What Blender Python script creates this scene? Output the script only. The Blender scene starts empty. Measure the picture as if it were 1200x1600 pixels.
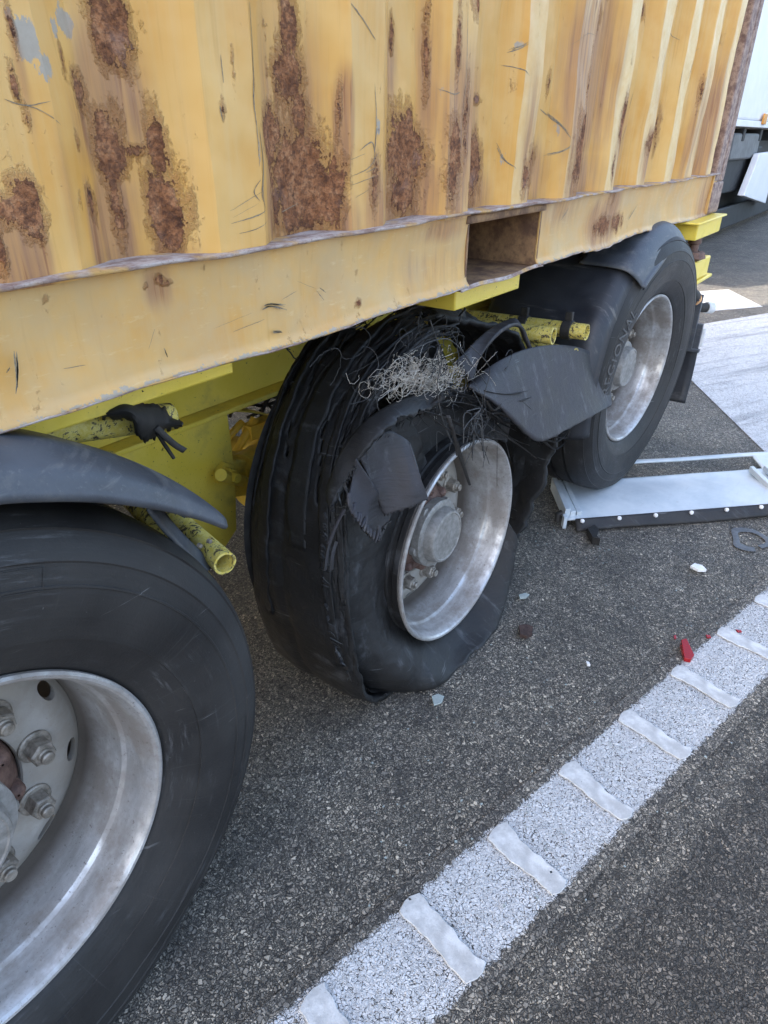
import bpy, bmesh, math, random
import numpy as np
from mathutils import Vector, Matrix, noise as mnoise

SC = bpy.context.scene
R = math.radians
random.seed(7)

# ------------------------------------------------------------------ camera
CAM_LOC = np.array([-0.1215, -0.7442, 1.3636])
YAW, PITCH, ROLL, FPX = 0.62223, 0.51119, 0.00977, 1056.8
def cam_axes():
    cy, sy, cp, sp = math.cos(YAW), math.sin(YAW), math.cos(PITCH), math.sin(PITCH)
    f = np.array([cy*cp, sy*cp, -sp]); r = np.array([sy, -cy, 0.0]); u = np.cross(r, f)
    c, s = math.cos(ROLL), math.sin(ROLL)
    return np.array([c*r + s*u, -s*r + c*u, f])
AX = cam_axes()
cd = bpy.data.cameras.new('camera'); cam = bpy.data.objects.new('camera', cd)
SC.collection.objects.link(cam); SC.camera = cam
cam.matrix_world = Matrix(((AX[0][0], AX[1][0], -AX[2][0], CAM_LOC[0]),
                           (AX[0][1], AX[1][1], -AX[2][1], CAM_LOC[1]),
                           (AX[0][2], AX[1][2], -AX[2][2], CAM_LOC[2]), (0, 0, 0, 1)))
cd.sensor_fit = 'VERTICAL'; cd.sensor_height = 36.0; cd.lens = FPX/1600*36.0
cd.clip_start = 0.02; cd.clip_end = 2000

# ------------------------------------------------------------------ light
SUN_AZ = np.array([-0.85, 0.53]); SUN_EL = R(38)
w = bpy.data.worlds.new('World'); SC.world = w; w.use_nodes = True
wn = w.node_tree.nodes; wl = w.node_tree.links
sky = wn.new('ShaderNodeTexSky'); sky.sky_type = 'NISHITA'; sky.sun_disc = False
sky.sun_elevation = SUN_EL; sky.sun_rotation = math.atan2(SUN_AZ[0], SUN_AZ[1])
sky.air_density = 1.0; sky.dust_density = 4.5; sky.ozone_density = 1.0
wl.new(sky.outputs[0], wn['Background'].inputs[0]); wn['Background'].inputs[1].default_value = 0.15
sd = bpy.data.lights.new('sun', 'SUN'); sd.energy = 3.0; sd.angle = R(0.53); sd.color = (1.0, 0.93, 0.82)
so = bpy.data.objects.new('sun', sd); SC.collection.objects.link(so)
sdir = Vector((SUN_AZ[0]*math.cos(SUN_EL), SUN_AZ[1]*math.cos(SUN_EL), math.sin(SUN_EL)))
so.rotation_euler = sdir.to_track_quat('Z', 'Y').to_euler()
SC.view_settings.view_transform = 'Standard'; SC.view_settings.look = 'None'
SC.view_settings.gamma = 1.0; SC.view_settings.use_curve_mapping = False
SC.view_settings.exposure = 2.45

# ------------------------------------------------------------------ helpers
def at(px, py, axis, val):
    """point of the photograph's line of sight on the world plane axis = val"""
    d = AX.T @ np.array([(px-600)/FPX, -(py-800)/FPX, 1.0])
    return CAM_LOC + d*((val-CAM_LOC[axis])/d[axis])

WM = {}
def link(o, parent=None, world=None):
    SC.collection.objects.link(o)
    if world is None: world = Matrix.Identity(4)
    WM[o] = world.copy()
    if parent is not None:
        o.parent = parent
        o.matrix_local = WM[parent].inverted() @ world
    else:
        o.matrix_world = world
    return o
def tag(o, label=None, cat=None, group=None, kind=None):
    if label: o['label'] = label
    if cat: o['category'] = cat
    if group: o['group'] = group
    if kind: o['kind'] = kind
    return o
def empty(name, loc, label=None, cat=None, group=None):
    o = bpy.data.objects.new(name, None); o.empty_display_size = 0.1
    link(o, None, Matrix.Translation(Vector(loc)))
    return tag(o, label, cat, group)

class MB:
    def __init__(s): s.v = []; s.f = []
    def add(s, vs, fs):
        n = len(s.v); s.v += [tuple(map(float, p)) for p in vs]; s.f += [tuple(i+n for i in q) for q in fs]; return s
    def box(s, c, h, rot=None):
        vs = []
        for dx in (-1, 1):
            for dy in (-1, 1):
                for dz in (-1, 1):
                    p = Vector((dx*h[0], dy*h[1], dz*h[2]))
                    if rot is not None: p = rot @ p
                    vs.append(Vector(c)+p)
        return s.add(vs, [(0,1,3,2),(4,6,7,5),(0,4,5,1),(2,3,7,6),(0,2,6,4),(1,5,7,3)])
    def box2(s, a, b):
        a = np.array(a, float); b = np.array(b, float)
        return s.box((a+b)/2, np.abs(b-a)/2)
    def hexa(s, p):   # 8 points: bottom 4 ring, top 4 ring
        return s.add(p, [(3,2,1,0),(4,5,6,7),(0,1,5,4),(1,2,6,5),(2,3,7,6),(3,0,4,7)])
    def lathe(s, prof, n=64, axis='Y', c=(0,0,0), closed=False, cap0=False, cap1=False):
        vs = []; fs = []; m = len(prof)
        for k in range(n):
            a = 2*math.pi*k/n; ca, sa = math.cos(a), math.sin(a)
            for (y, r) in prof:
                if axis == 'Y': p = (r*sa, y, r*ca)
                elif axis == 'Z': p = (r*ca, r*sa, y)
                else: p = (y, r*ca, r*sa)
                vs.append((p[0]+c[0], p[1]+c[1], p[2]+c[2]))
        for k in range(n):
            k2 = (k+1) % n
            for j in range(m if closed else m-1):
                j2 = (j+1) % m
                fs.append((k*m+j, k*m+j2, k2*m+j2, k2*m+j))
        if cap0: fs.append(tuple(k*m for k in range(n)))
        if cap1: fs.append(tuple(k*m+m-1 for k in reversed(range(n))))
        return s.add(vs, fs)
    def tube(s, pts, r, n=10, cap=True, flat=1.0, fdir=None):
        pts = [Vector(p) for p in pts]; vs = []; fs = []
        rr = r if hasattr(r, '__len__') else [r]*len(pts)
        up = Vector((0.13, 0.21, 0.97)) if fdir is None else Vector(fdir)
        for i, p in enumerate(pts):
            t = (pts[min(i+1, len(pts)-1)] - pts[max(i-1, 0)])
            if t.length < 1e-9: t = Vector((1, 0, 0))
            t.normalize()
            a = t.cross(up)
            if a.length < 1e-3: a = t.cross(Vector((1, 0.2, 0)))
            a.normalize(); b = a.cross(t); up = b if fdir is None else up
            for k in range(n):
                th = 2*math.pi*k/n
                vs.append(p + a*(rr[i]*math.cos(th)) + b*(rr[i]*flat*math.sin(th)))
        for i in range(len(pts)-1):
            for k in range(n):
                k2 = (k+1) % n
                fs.append((i*n+k, i*n+k2, (i+1)*n+k2, (i+1)*n+k))
        if cap:
            fs.append(tuple(reversed(range(n)))); fs.append(tuple((len(pts)-1)*n+k for k in range(n)))
        return s.add(vs, fs)
    def pipe(s, a, b, ro, ri, n=24):   # hollow tube, open ends
        a = Vector(a); b = Vector(b); t = (b-a).normalized()
        u = t.cross(Vector((0.1, 0.2, 1))).normalized(); v = u.cross(t)
        vs = []; fs = []
        for c, r in ((a, ri), (a, ro), (b, ro), (b, ri)):
            for k in range(n):
                th = 2*math.pi*k/n; vs.append(c + u*(r*math.cos(th)) + v*(r*math.sin(th)))
        for j in range(4):
            for k in range(n):
                k2 = (k+1) % n; j2 = (j+1) % 4
                fs.append((j*n+k, j*n+k2, j2*n+k2, j2*n+k))
        return s.add(vs, fs)
    def grid(s, P, nu, nv, keep=None):
        vs = []; fs = []
        for i in range(nu+1):
            for j in range(nv+1): vs.append(P(i/nu, j/nv))
        for i in range(nu):
            for j in range(nv):
                if keep is None or keep((i+.5)/nu, (j+.5)/nv):
                    a = i*(nv+1)+j; fs.append((a, a+nv+1, a+nv+2, a+1))
        return s.add(vs, fs)
    def prism(s, poly, z0, z1):
        n = len(poly)
        return s.add([(p[0], p[1], z0) for p in poly] + [(p[0], p[1], z1) for p in poly],
                     [tuple(reversed(range(n))), tuple(range(n, 2*n))] + [(i, (i+1) % n, n+(i+1) % n, n+i) for i in range(n)])
    def build(s, name, mat, parent=None, local=False, origin=None, bevel=0, smooth=35, solid=0, sub=0, seg=2, fixn=True):
        pw = WM[parent] if parent is not None else Matrix.Identity(4)
        me = bpy.data.meshes.new(name)
        if local: M = pw.copy(); V = s.v
        else:
            if origin is None: org = pw.translation if parent is not None else Vector(np.mean(np.array(s.v), 0))
            else: org = Vector(origin)
            M = Matrix.Translation(org); o3 = np.array(org); V = [tuple(np.array(p)-o3) for p in s.v]
        me.from_pydata(V, [], s.f); me.validate()
        if fixn:
            bm = bmesh.new(); bm.from_mesh(me); bmesh.ops.recalc_face_normals(bm, faces=bm.faces); bm.to_mesh(me); bm.free()
        if smooth:
            me.shade_smooth(); me.set_sharp_from_angle(angle=R(smooth))
        if mat is not None: me.materials.append(mat)
        o = bpy.data.objects.new(name, me); link(o, parent, M)
        if solid:
            m = o.modifiers.new('solid', 'SOLIDIFY'); m.thickness = solid; m.offset = 0
        if bevel:
            m = o.modifiers.new('bevel', 'BEVEL'); m.width = bevel; m.segments = seg; m.limit_method = 'ANGLE'; m.angle_limit = R(40)
        if sub:
            m = o.modifiers.new('sub', 'SUBSURF'); m.levels = sub; m.render_levels = sub
        return o

def nz(x, y=0.0, z=0.0, s=1.0): return mnoise.noise(Vector((x*s, y*s, z*s)))
def spline(ctrl, t):
    """Catmull-Rom through ctrl at parameter t in 0..1"""
    n = len(ctrl)-1; x = min(max(t, 0), 1)*n; i = min(int(x), n-1); f = x-i
    g = lambda k: np.array(ctrl[min(max(k, 0), n)], float)
    p0, p1, p2, p3 = g(i-1), g(i), g(i+1), g(i+2)
    return 0.5*((2*p1) + (-p0+p2)*f + (2*p0-5*p1+4*p2-p3)*f*f + (-p0+3*p1-3*p2+p3)*f**3)

# ------------------------------------------------------------------ node helper
class NT:
    def __init__(s, name):
        s.m = bpy.data.materials.new(name); s.m.use_nodes = True
        s.t = s.m.node_tree; s.n = s.t.nodes; s.b = s.n['Principled BSDF']
    def put(s, sock, v):
        if v is None: return
        if isinstance(v, bpy.types.NodeSocket): s.t.links.new(v, sock)
        else:
            if hasattr(v, '__len__') and sock.type == 'RGBA' and len(v) == 3: v = (*v, 1)
            sock.default_value = v
    def co(s, k='Object'):
        return s.n.new('ShaderNodeTexCoord').outputs[k]
    def mapv(s, v, scale=(1,1,1), loc=(0,0,0), rot=(0,0,0)):
        n = s.n.new('ShaderNodeMapping'); s.put(n.inputs[0], v); n.inputs[1].default_value = loc
        n.inputs[2].default_value = rot; n.inputs[3].default_value = scale; return n.outputs[0]
    def noise(s, v, scale, detail=4, rough=.55, dist=0, col=False):
        n = s.n.new('ShaderNodeTexNoise'); s.put(n.inputs['Vector'], v); n.inputs['Scale'].default_value = scale
        n.inputs['Detail'].default_value = detail; n.inputs['Roughness'].default_value = rough; n.inputs['Distortion'].default_value = dist
        return n.outputs['Color' if col else 'Fac']
    def voro(s, v, scale, feat='F1', rnd=1.0):
        n = s.n.new('ShaderNodeTexVoronoi'); n.feature = feat; s.put(n.inputs['Vector'], v); n.inputs['Scale'].default_value = scale
        n.inputs['Randomness'].default_value = rnd
        return n
    def math(s, op, a, b=None, c=None, clamp=False):
        n = s.n.new('ShaderNodeMath'); n.operation = op; n.use_clamp = clamp
        s.put(n.inputs[0], a); s.put(n.inputs[1], b); s.put(n.inputs[2], c); return n.outputs[0]
    def ss(s, x, lo, hi, a=0.0, b=1.0):
        n = s.n.new('ShaderNodeMapRange'); n.interpolation_type = 'SMOOTHSTEP'
        s.put(n.inputs[0], x); n.inputs[1].default_value = lo; n.inputs[2].default_value = hi
        n.inputs[3].default_value = a; n.inputs[4].default_value = b; return n.outputs[0]
    def mix(s, f, a, b, mode='MIX'):
        n = s.n.new('ShaderNodeMix'); n.data_type = 'RGBA'; n.blend_type = mode
        s.put(n.inputs[0], f); s.put(n.inputs[6], a); s.put(n.inputs[7], b); return n.outputs[2]
    def ramp(s, f, stops):
        n = s.n.new('ShaderNodeValToRGB'); s.put(n.inputs[0], f); e = n.color_ramp.elements
        while len(e) < len(stops): e.new(0.5)
        for k, (p, c) in enumerate(stops): e[k].position = p; e[k].color = (*c, 1)
        return n.outputs[0]
    def attr(s, name):
        n = s.n.new('ShaderNodeAttribute'); n.attribute_name = name; return n.outputs['Fac']
    def sep(s, v):
        n = s.n.new('ShaderNodeSeparateXYZ'); s.put(n.inputs[0], v); return n.outputs
    def comb(s, x, y, z):
        n = s.n.new('ShaderNodeCombineXYZ'); s.put(n.inputs[0], x); s.put(n.inputs[1], y); s.put(n.inputs[2], z); return n.outputs[0]
    def bump(s, h, strength=.5, dist=.002, nrm=None):
        n = s.n.new('ShaderNodeBump'); s.put(n.inputs['Height'], h); n.inputs['Strength'].default_value = strength
        n.inputs['Distance'].default_value = dist; s.put(n.inputs['Normal'], nrm); return n.outputs[0]
    def fin(s, col, rough=.6, metal=0.0, nrm=None, spec=None):
        s.put(s.b.inputs['Base Color'], col); s.put(s.b.inputs['Roughness'], rough); s.put(s.b.inputs['Metallic'], metal)
        if nrm is not None: s.put(s.b.inputs['Normal'], nrm)
        if spec is not None: s.b.inputs['Specular IOR Level'].default_value = spec
        return s.m
# ------------------------------------------------------------------ materials
M = {}
def asphalt_nodes(t, v):
    """colour and height of coarse asphalt; returns (colour, height, stone height)"""
    w1 = t.noise(v, 60, 2, .5, col=True)
    vv = t.mix(.020, v, w1, 'ADD')
    a = t.voro(vv, 128); b = t.voro(vv, 235); e = t.voro(vv, 128, 'DISTANCE_TO_EDGE')
    e2 = t.voro(vv, 235, 'DISTANCE_TO_EDGE'); pick = t.ss(t.noise(vv, 62, 2, .6), .49, .53)
    cell = t.sep(t.mix(pick, a.outputs['Color'], b.outputs['Color']))
    dist = t.sep(t.mix(pick, e.outputs['Distance'], e2.outputs['Distance']))[0]
    edge = t.ss(t.math('ADD', dist, t.math('MULTIPLY', t.math('SUBTRACT', t.noise(vv, 300, 2, .6), .5), .16)), .0, .17)
    sink = t.ss(cell[1], .15, .45)                 # some stones sit lower
    h = t.math('MULTIPLY', edge, t.math('ADD', t.math('MULTIPLY', sink, .75), .25))
    h = t.math('ADD', h, t.math('MULTIPLY', t.noise(vv, 500, 3, .6), .28))
    return cell, edge, sink, h, b
def asphalt_colour(t, v, cell, edge, sink, tone):
    st = t.ramp(cell[0], [(0, (.10, .096, .088)), (.24, (.175, .168, .155)), (.52, (.28, .268, .245)), (.80, (.42, .395, .35)), (1, (.64, .59, .51))])
    big = t.noise(v, 2.3, 7, .72, .6)
    med = t.noise(v, 9, 3, .6)
    st = t.mix(1.0, st, t.ramp(big, [(.3, (.56, .55, .54)), (.7, (1.28, 1.25, 1.19))]), 'MULTIPLY')
    st = t.mix(1.0, st, t.ramp(med, [(.25, (.74, .74, .76)), (.75, (1.22, 1.2, 1.15))]), 'MULTIPLY')
    fine = t.noise(v, 420, 3, .7)
    st = t.mix(1.0, st, t.ramp(fine, [(.3, (.62, .62, .63)), (.7, (1.3, 1.28, 1.24))]), 'MULTIPLY')
    c = t.mix(t.math('MULTIPLY', edge, t.math('ADD', t.math('MULTIPLY', sink, .45), .55)), (.032, .031, .030), st)
    return t.mix(1.0, c, tone, 'MULTIPLY')

def mat_road():
    t = NT('road_asphalt'); v = t.co()
    cell, edge, sink, h, b = asphalt_nodes(t, v)
    p = t.sep(v)
    # the strip beyond the edge line (towards -Y) is a darker, more open surface course
    side = t.math('ADD', t.math('MULTIPLY', p[0], .24), t.math('ADD', p[1], .50))
    side = t.math('ADD', side, t.math('MULTIPLY', t.math('SUBTRACT', t.noise(v, 6, 3), .5), .05))
    f = t.ss(side, -.02, .02)
    tone = t.mix(f, (.52, .505, .50), (1.0, .985, .96))
    c = asphalt_colour(t, v, cell, edge, sink, tone)
    # oily dark band along the line's inner edge, seen in the photo as wet looking streak
    band = t.math('MULTIPLY', t.ss(side, .02, .07), t.ss(side, .34, .10))
    c = t.mix(t.math('MULTIPLY', band, t.ss(t.noise(v, 3.5, 3), .35, .65, .1, .6)), c, t.mix(1.0, c, (.52, .52, .53), 'MULTIPLY'))
    dust = t.ss(t.noise(v, 220, 3, .7), .60, .8, 0, .16)
    c = t.mix(dust, c, (.30, .27, .22))
    rough = t.ss(cell[2], 0, 1, .48, .82)
    return t.fin(c, rough, 0, t.bump(h, 1.0, .0055), .45)
def mat_paint(name, edgey=None, worn=.5, streak=None, tint=(.74, .75, .75)):
    """white thermoplastic rolled over the stones; dark pits between them show through"""
    t = NT(name); v = t.co()
    cell, edge, sink, h, b = asphalt_nodes(t, v)
    asph = asphalt_colour(t, v, cell, edge, sink, (1, 1, 1))
    pe = t.ss(t.voro(v, 128, 'DISTANCE_TO_EDGE').outputs['Distance'], .0, .13)
    pe = t.math('MAXIMUM', pe, t.ss(t.noise(v, 95, 4, .7), .56, .44))
    pit = t.math('ADD', t.math('MULTIPLY', t.math('MULTIPLY', edge, .4), t.math('ADD', t.math('MULTIPLY', sink, .6), .5)), t.math('MULTIPLY', pe, .52))
    lo = t.noise(v, 7, 4, .6); fine = t.noise(v, 90, 3, .6)
    thr = t.math('ADD', t.math('MULTIPLY', lo, worn), t.math('MULTIPLY', fine, .25))
    cov = t.ss(t.math('SUBTRACT', t.math('ADD', pit, .265), thr), .10, .36)
    p = t.sep(v)
    if edgey:
        d = t.math('SUBTRACT', edgey, t.math('ABSOLUTE', p[1]))
        d = t.math('ADD', d, t.math('MULTIPLY', t.math('SUBTRACT', t.noise(v, 45, 3, .7), .5), .035))
        d = t.math('ADD', d, t.math('MULTIPLY', t.math('SUBTRACT', edge, .6), .006))
        cov = t.math('MULTIPLY', cov, t.ss(d, -.002, .006))
    white = t.mix(t.noise(v, 14, 4, .65), (tint[0]*.70, tint[1]*.70, tint[2]*.72), tint)
    white = t.mix(t.ss(t.noise(v, 160, 2), .62, .8, 0, .35), white, (.4, .38, .34))
    if streak is not None:
        sv = t.mapv(v, (1, 1, 1), (0, 0, 0), (0, 0, -streak))
        q = t.mapv(sv, (.5, 5, 1))
        s = t.ss(t.noise(q, 1.6, 5, .7), .48, .66)
        white = t.mix(t.math('MULTIPLY', s, .65), white, (.24, .25, .27)); white = t.mix(t.ss(t.noise(v, 26, 4, .7), .45, .7, 0, .5), white, (.36, .37, .38))
        q2 = t.mapv(sv, (.3, 9, 1))
        s2 = t.ss(t.noise(q2, 1.0, 2, .5), .66, .72)
        white = t.mix(t.math('MULTIPLY', s2, .6), white, (.15, .15, .16))
    c = t.mix(cov, asph, white)
    return t.fin(c, .72, 0, t.bump(t.math('ADD', h, t.math('MULTIPLY', cov, .15)), .8, .004), .4)
def mat_bar():
    t = NT('bar_paint'); v = t.co()
    c = t.mix(t.ss(t.noise(v, 22, 5, .65), .35, .7), (.42, .425, .42), (.68, .69, .685))
    c = t.mix(t.ss(t.noise(v, 190, 3, .7), .62, .75, 0, .7), c, (.22, .21, .20))
    c = t.mix(t.ss(t.noise(v, 60, 3, .7), .66, .74, 0, .5), c, (.30, .29, .27))
    return t.fin(c, .6, 0, t.bump(t.noise(v, 130, 4, .7), .5, .002))

def mat_container(name, dusty=0.0):
    t = NT(name); v = t.co()
    rust = t.attr('rust'); bleed = t.attr('bleed'); prim = t.attr('primer'); flat = t.attr('flat'); scr = t.attr('scratch')
    n1 = t.noise(v, 38, 6, .68); n2 = t.noise(v, 160, 4, .65); n3 = t.noise(v, 5, 4, .6)
    vs = t.mapv(v, (30, 30, 1.6))
    stv = t.noise(vs, 1.0, 5, .65)                     # vertical rain streaks
    vs2 = t.mapv(v, (110, 110, 3.0)); stf = t.noise(vs2, 1.0, 3, .6)
    # faded two-tone yellow paint
    c = t.mix(t.ss(n3, .3, .7), (.62, .305, .055), (.70, .415, .125))
    c = t.mix(t.ss(stv, .42, .72, 0, .55), c, (.66, .43, .175))
    c = t.mix(t.ss(stf, .55, .75, 0, .35), c, (.50, .26, .06))
    px_ = t.sep(v)[0]; c = t.mix(t.math('MULTIPLY', t.math('MULTIPLY', flat, t.ss(px_, .35, 1.5, .12, 1.0)), t.ss(n1, .25, .65, .40, .9)), c, (.76, .56, .28))  # outer flats paler: scraped wear plus their brighter outward-facing light, painted in
    if dusty:
        c = t.mix(t.ss(t.noise(v, 11, 5, .6), .3, .75, .1, dusty), c, (.53, .38, .20))
        c = t.mix(t.ss(t.noise(t.mapv(v, (6, 6, 26), rot=(0, .6, 0)), 4, 4, .7), .58, .72, 0, .35), c, (.72, .58, .32))
    # primer / bare grey where paint is scraped away
    pm = t.ss(t.math('ADD', prim, t.math('MULTIPLY', t.math('SUBTRACT', t.noise(t.mapv(v, (1, 1, .5)), 38, 7, .78), .5), 1.9)), .55, .60)
    c = t.mix(pm, c, t.mix(n2, (.33, .27, .20), (.42, .36, .28)))
    # rust bleeding into the paint
    bl = t.math('MULTIPLY', bleed, t.ss(stv, .25, .70, .35, 1.0), clamp=True)
    c = t.mix(t.ss(bl, .03, .42, 0, .90), c, t.mix(t.ss(stf, .3, .7), (.30, .145, .075), (.47, .235, .085)))
    # scratches: dark rubbed marks with pale scuffs beside them
    sm = t.ss(t.math('ADD', scr, t.math('MULTIPLY', t.math('SUBTRACT', n2, .5), .8)), .55, .75)
    c = t.mix(t.math('MULTIPLY', sm, .75), c, t.mix(n1, (.13, .125, .11), (.30, .27, .22)))
    # rust
    rf = t.math('ADD', rust, t.math('MULTIPLY', t.math('SUBTRACT', t.noise(t.mapv(v, (1, 1, .55)), 30, 7, .74), .5), 1.5))
    rf = t.math('ADD', rf, t.math('MULTIPLY', t.math('SUBTRACT', stv, .5), .7))
    rf = t.math('ADD', rf, t.math('MULTIPLY', t.math('SUBTRACT', n2, .5), .6))
    spots = t.ss(t.noise(t.mapv(v, (1, 1, .45)), 26, 5, .6), .70, .76)
    runs = t.math('MULTIPLY', t.ss(t.noise(t.mapv(v, (75, 75, 1.9)), 1.0, 4, .6), .57, .64), t.ss(bleed, .22, .6))
    c = t.mix(t.math('MULTIPLY', runs, .75), c, (.26, .105, .04))
    rm = t.math('MAXIMUM', t.ss(rf, .55, .62), t.math('MULTIPLY', spots, t.ss(bleed, .1, .5, .35, 1)), clamp=True)
    halo = t.ss(rf, .22, .58)
    c = t.mix(t.math('MULTIPLY', halo, .6), c, (.43, .185, .055))
    rc = t.ramp(n1, [(.30, (.065, .026, .012)), (.41, (.21, .082, .032)), (.53, (.38, .160, .066)), (.70, (.54, .28, .135))])
    rc = t.mix(t.ss(n2, .42, .62, 0, .62), rc, (.075, .032, .020))
    rc = t.mix(t.ss(t.noise(v, 14, 3, .6), .54, .72, 0, .5), rc, (.30, .18, .135))
    rc = t.mix(t.ss(t.noise(v, 9, 4, .65), .55, .68, 0, .55), rc, (.085, .038, .022))
    rc = t.mix(t.ss(t.noise(v, 75, 5, .75), .60, .68, 0, .8), rc, (.055, .024, .014))
    c = t.mix(rm, c, rc)
    hgt = t.math('ADD', t.math('MULTIPLY', rm, t.math('ADD', t.math('MULTIPLY', n1, 1.6), t.math('MULTIPLY', n2, .9))), t.math('MULTIPLY', n3, .9))
    hgt = t.math('SUBTRACT', hgt, t.math('MULTIPLY', t.math('MULTIPLY', halo, t.math('SUBTRACT', 1.0, rm)), -.55))
    hgt = t.math('SUBTRACT', hgt, t.math('MULTIPLY', sm, .3))
    rough = t.mix(rm, t.mix(t.ss(stv, .3, .7), (.40,)*3, (.58,)*3), (.92,)*3)
    return t.fin(c, rough, 0, t.bump(hgt, .9, .006), .4)
def mat_simple_rust(name, a, b, scale=30, rough=.8):
    t = NT(name); v = t.co()
    n1 = t.noise(v, scale, 6, .68); n2 = t.noise(v, scale*5, 3, .6)
    c = t.mix(t.ss(n1, .35, .65), a, b); c = t.mix(t.ss(n2, .5, .75, 0, .5), c, tuple(x*.5 for x in a))
    return t.fin(c, rough, 0, t.bump(t.math('ADD', n1, t.math('MULTIPLY', n2, .4)), .6, .003))
def mat_ledge():
    t = NT('ledge_worn'); v = t.co()
    n1 = t.noise(t.mapv(v, (1, 3, 3)), 24, 6, .7); n2 = t.noise(v, 170, 3, .65)
    c = t.mix(t.ss(n1, .36, .62), (.24, .155, .125), (.47, .40, .36))
    c = t.mix(t.ss(t.noise(v, 9, 4, .6), .50, .62), c, (.52, .31, .10))
    c = t.mix(t.ss(n2, .55, .72, 0, .7), c, (.17, .08, .05))
    return t.fin(c, .75, 0, t.bump(t.math('ADD', n1, n2), .5, .003))
def mat_chassis(name='chassis_yellow', dirt=.5):
    t = NT(name); v = t.co()
    n1 = t.noise(v, 9, 5, .65); n2 = t.noise(v, 85, 4, .65); n3 = t.noise(v, 260, 2, .6)
    c = t.mix(t.ss(n1, .3, .7), (.76, .565, .060), (.82, .63, .10))
    c = t.mix(t.ss(n1, .50, .80, 0, dirt), c, (.20, .15, .045))
    c = t.mix(t.ss(n2, .66, .72, 0, .9), c, (.055, .040, .022))
    c = t.mix(t.ss(n3, .68, .76, 0, .8), c, (.05, .035, .02))
    return t.fin(c, t.ss(n1, .3, .8, .38, .7), 0, t.bump(t.math('ADD', n2, t.math('MULTIPLY', n3, .3)), .25, .002))
def mat_scuffed_tube():
    t = NT('tube_yellow'); v = t.co()
    n1 = t.noise(t.mapv(v, (1, 1, 1)), 34, 6, .72, 1.5); n2 = t.noise(v, 120, 4, .7)
    m = t.math('ADD', n1, t.math('MULTIPLY', t.math('SUBTRACT', n2, .5), .5))
    c = t.mix(t.ss(n2, .3, .7), (.56, .43, .06), (.68, .58, .20))
    c = t.mix(t.ss(m, .53, .58), c, (.060, .045, .030))
    c = t.mix(t.ss(m, .66, .72), c, (.16, .09, .05))
    return t.fin(c, .55, 0, t.bump(m, .4, .002))

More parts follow.
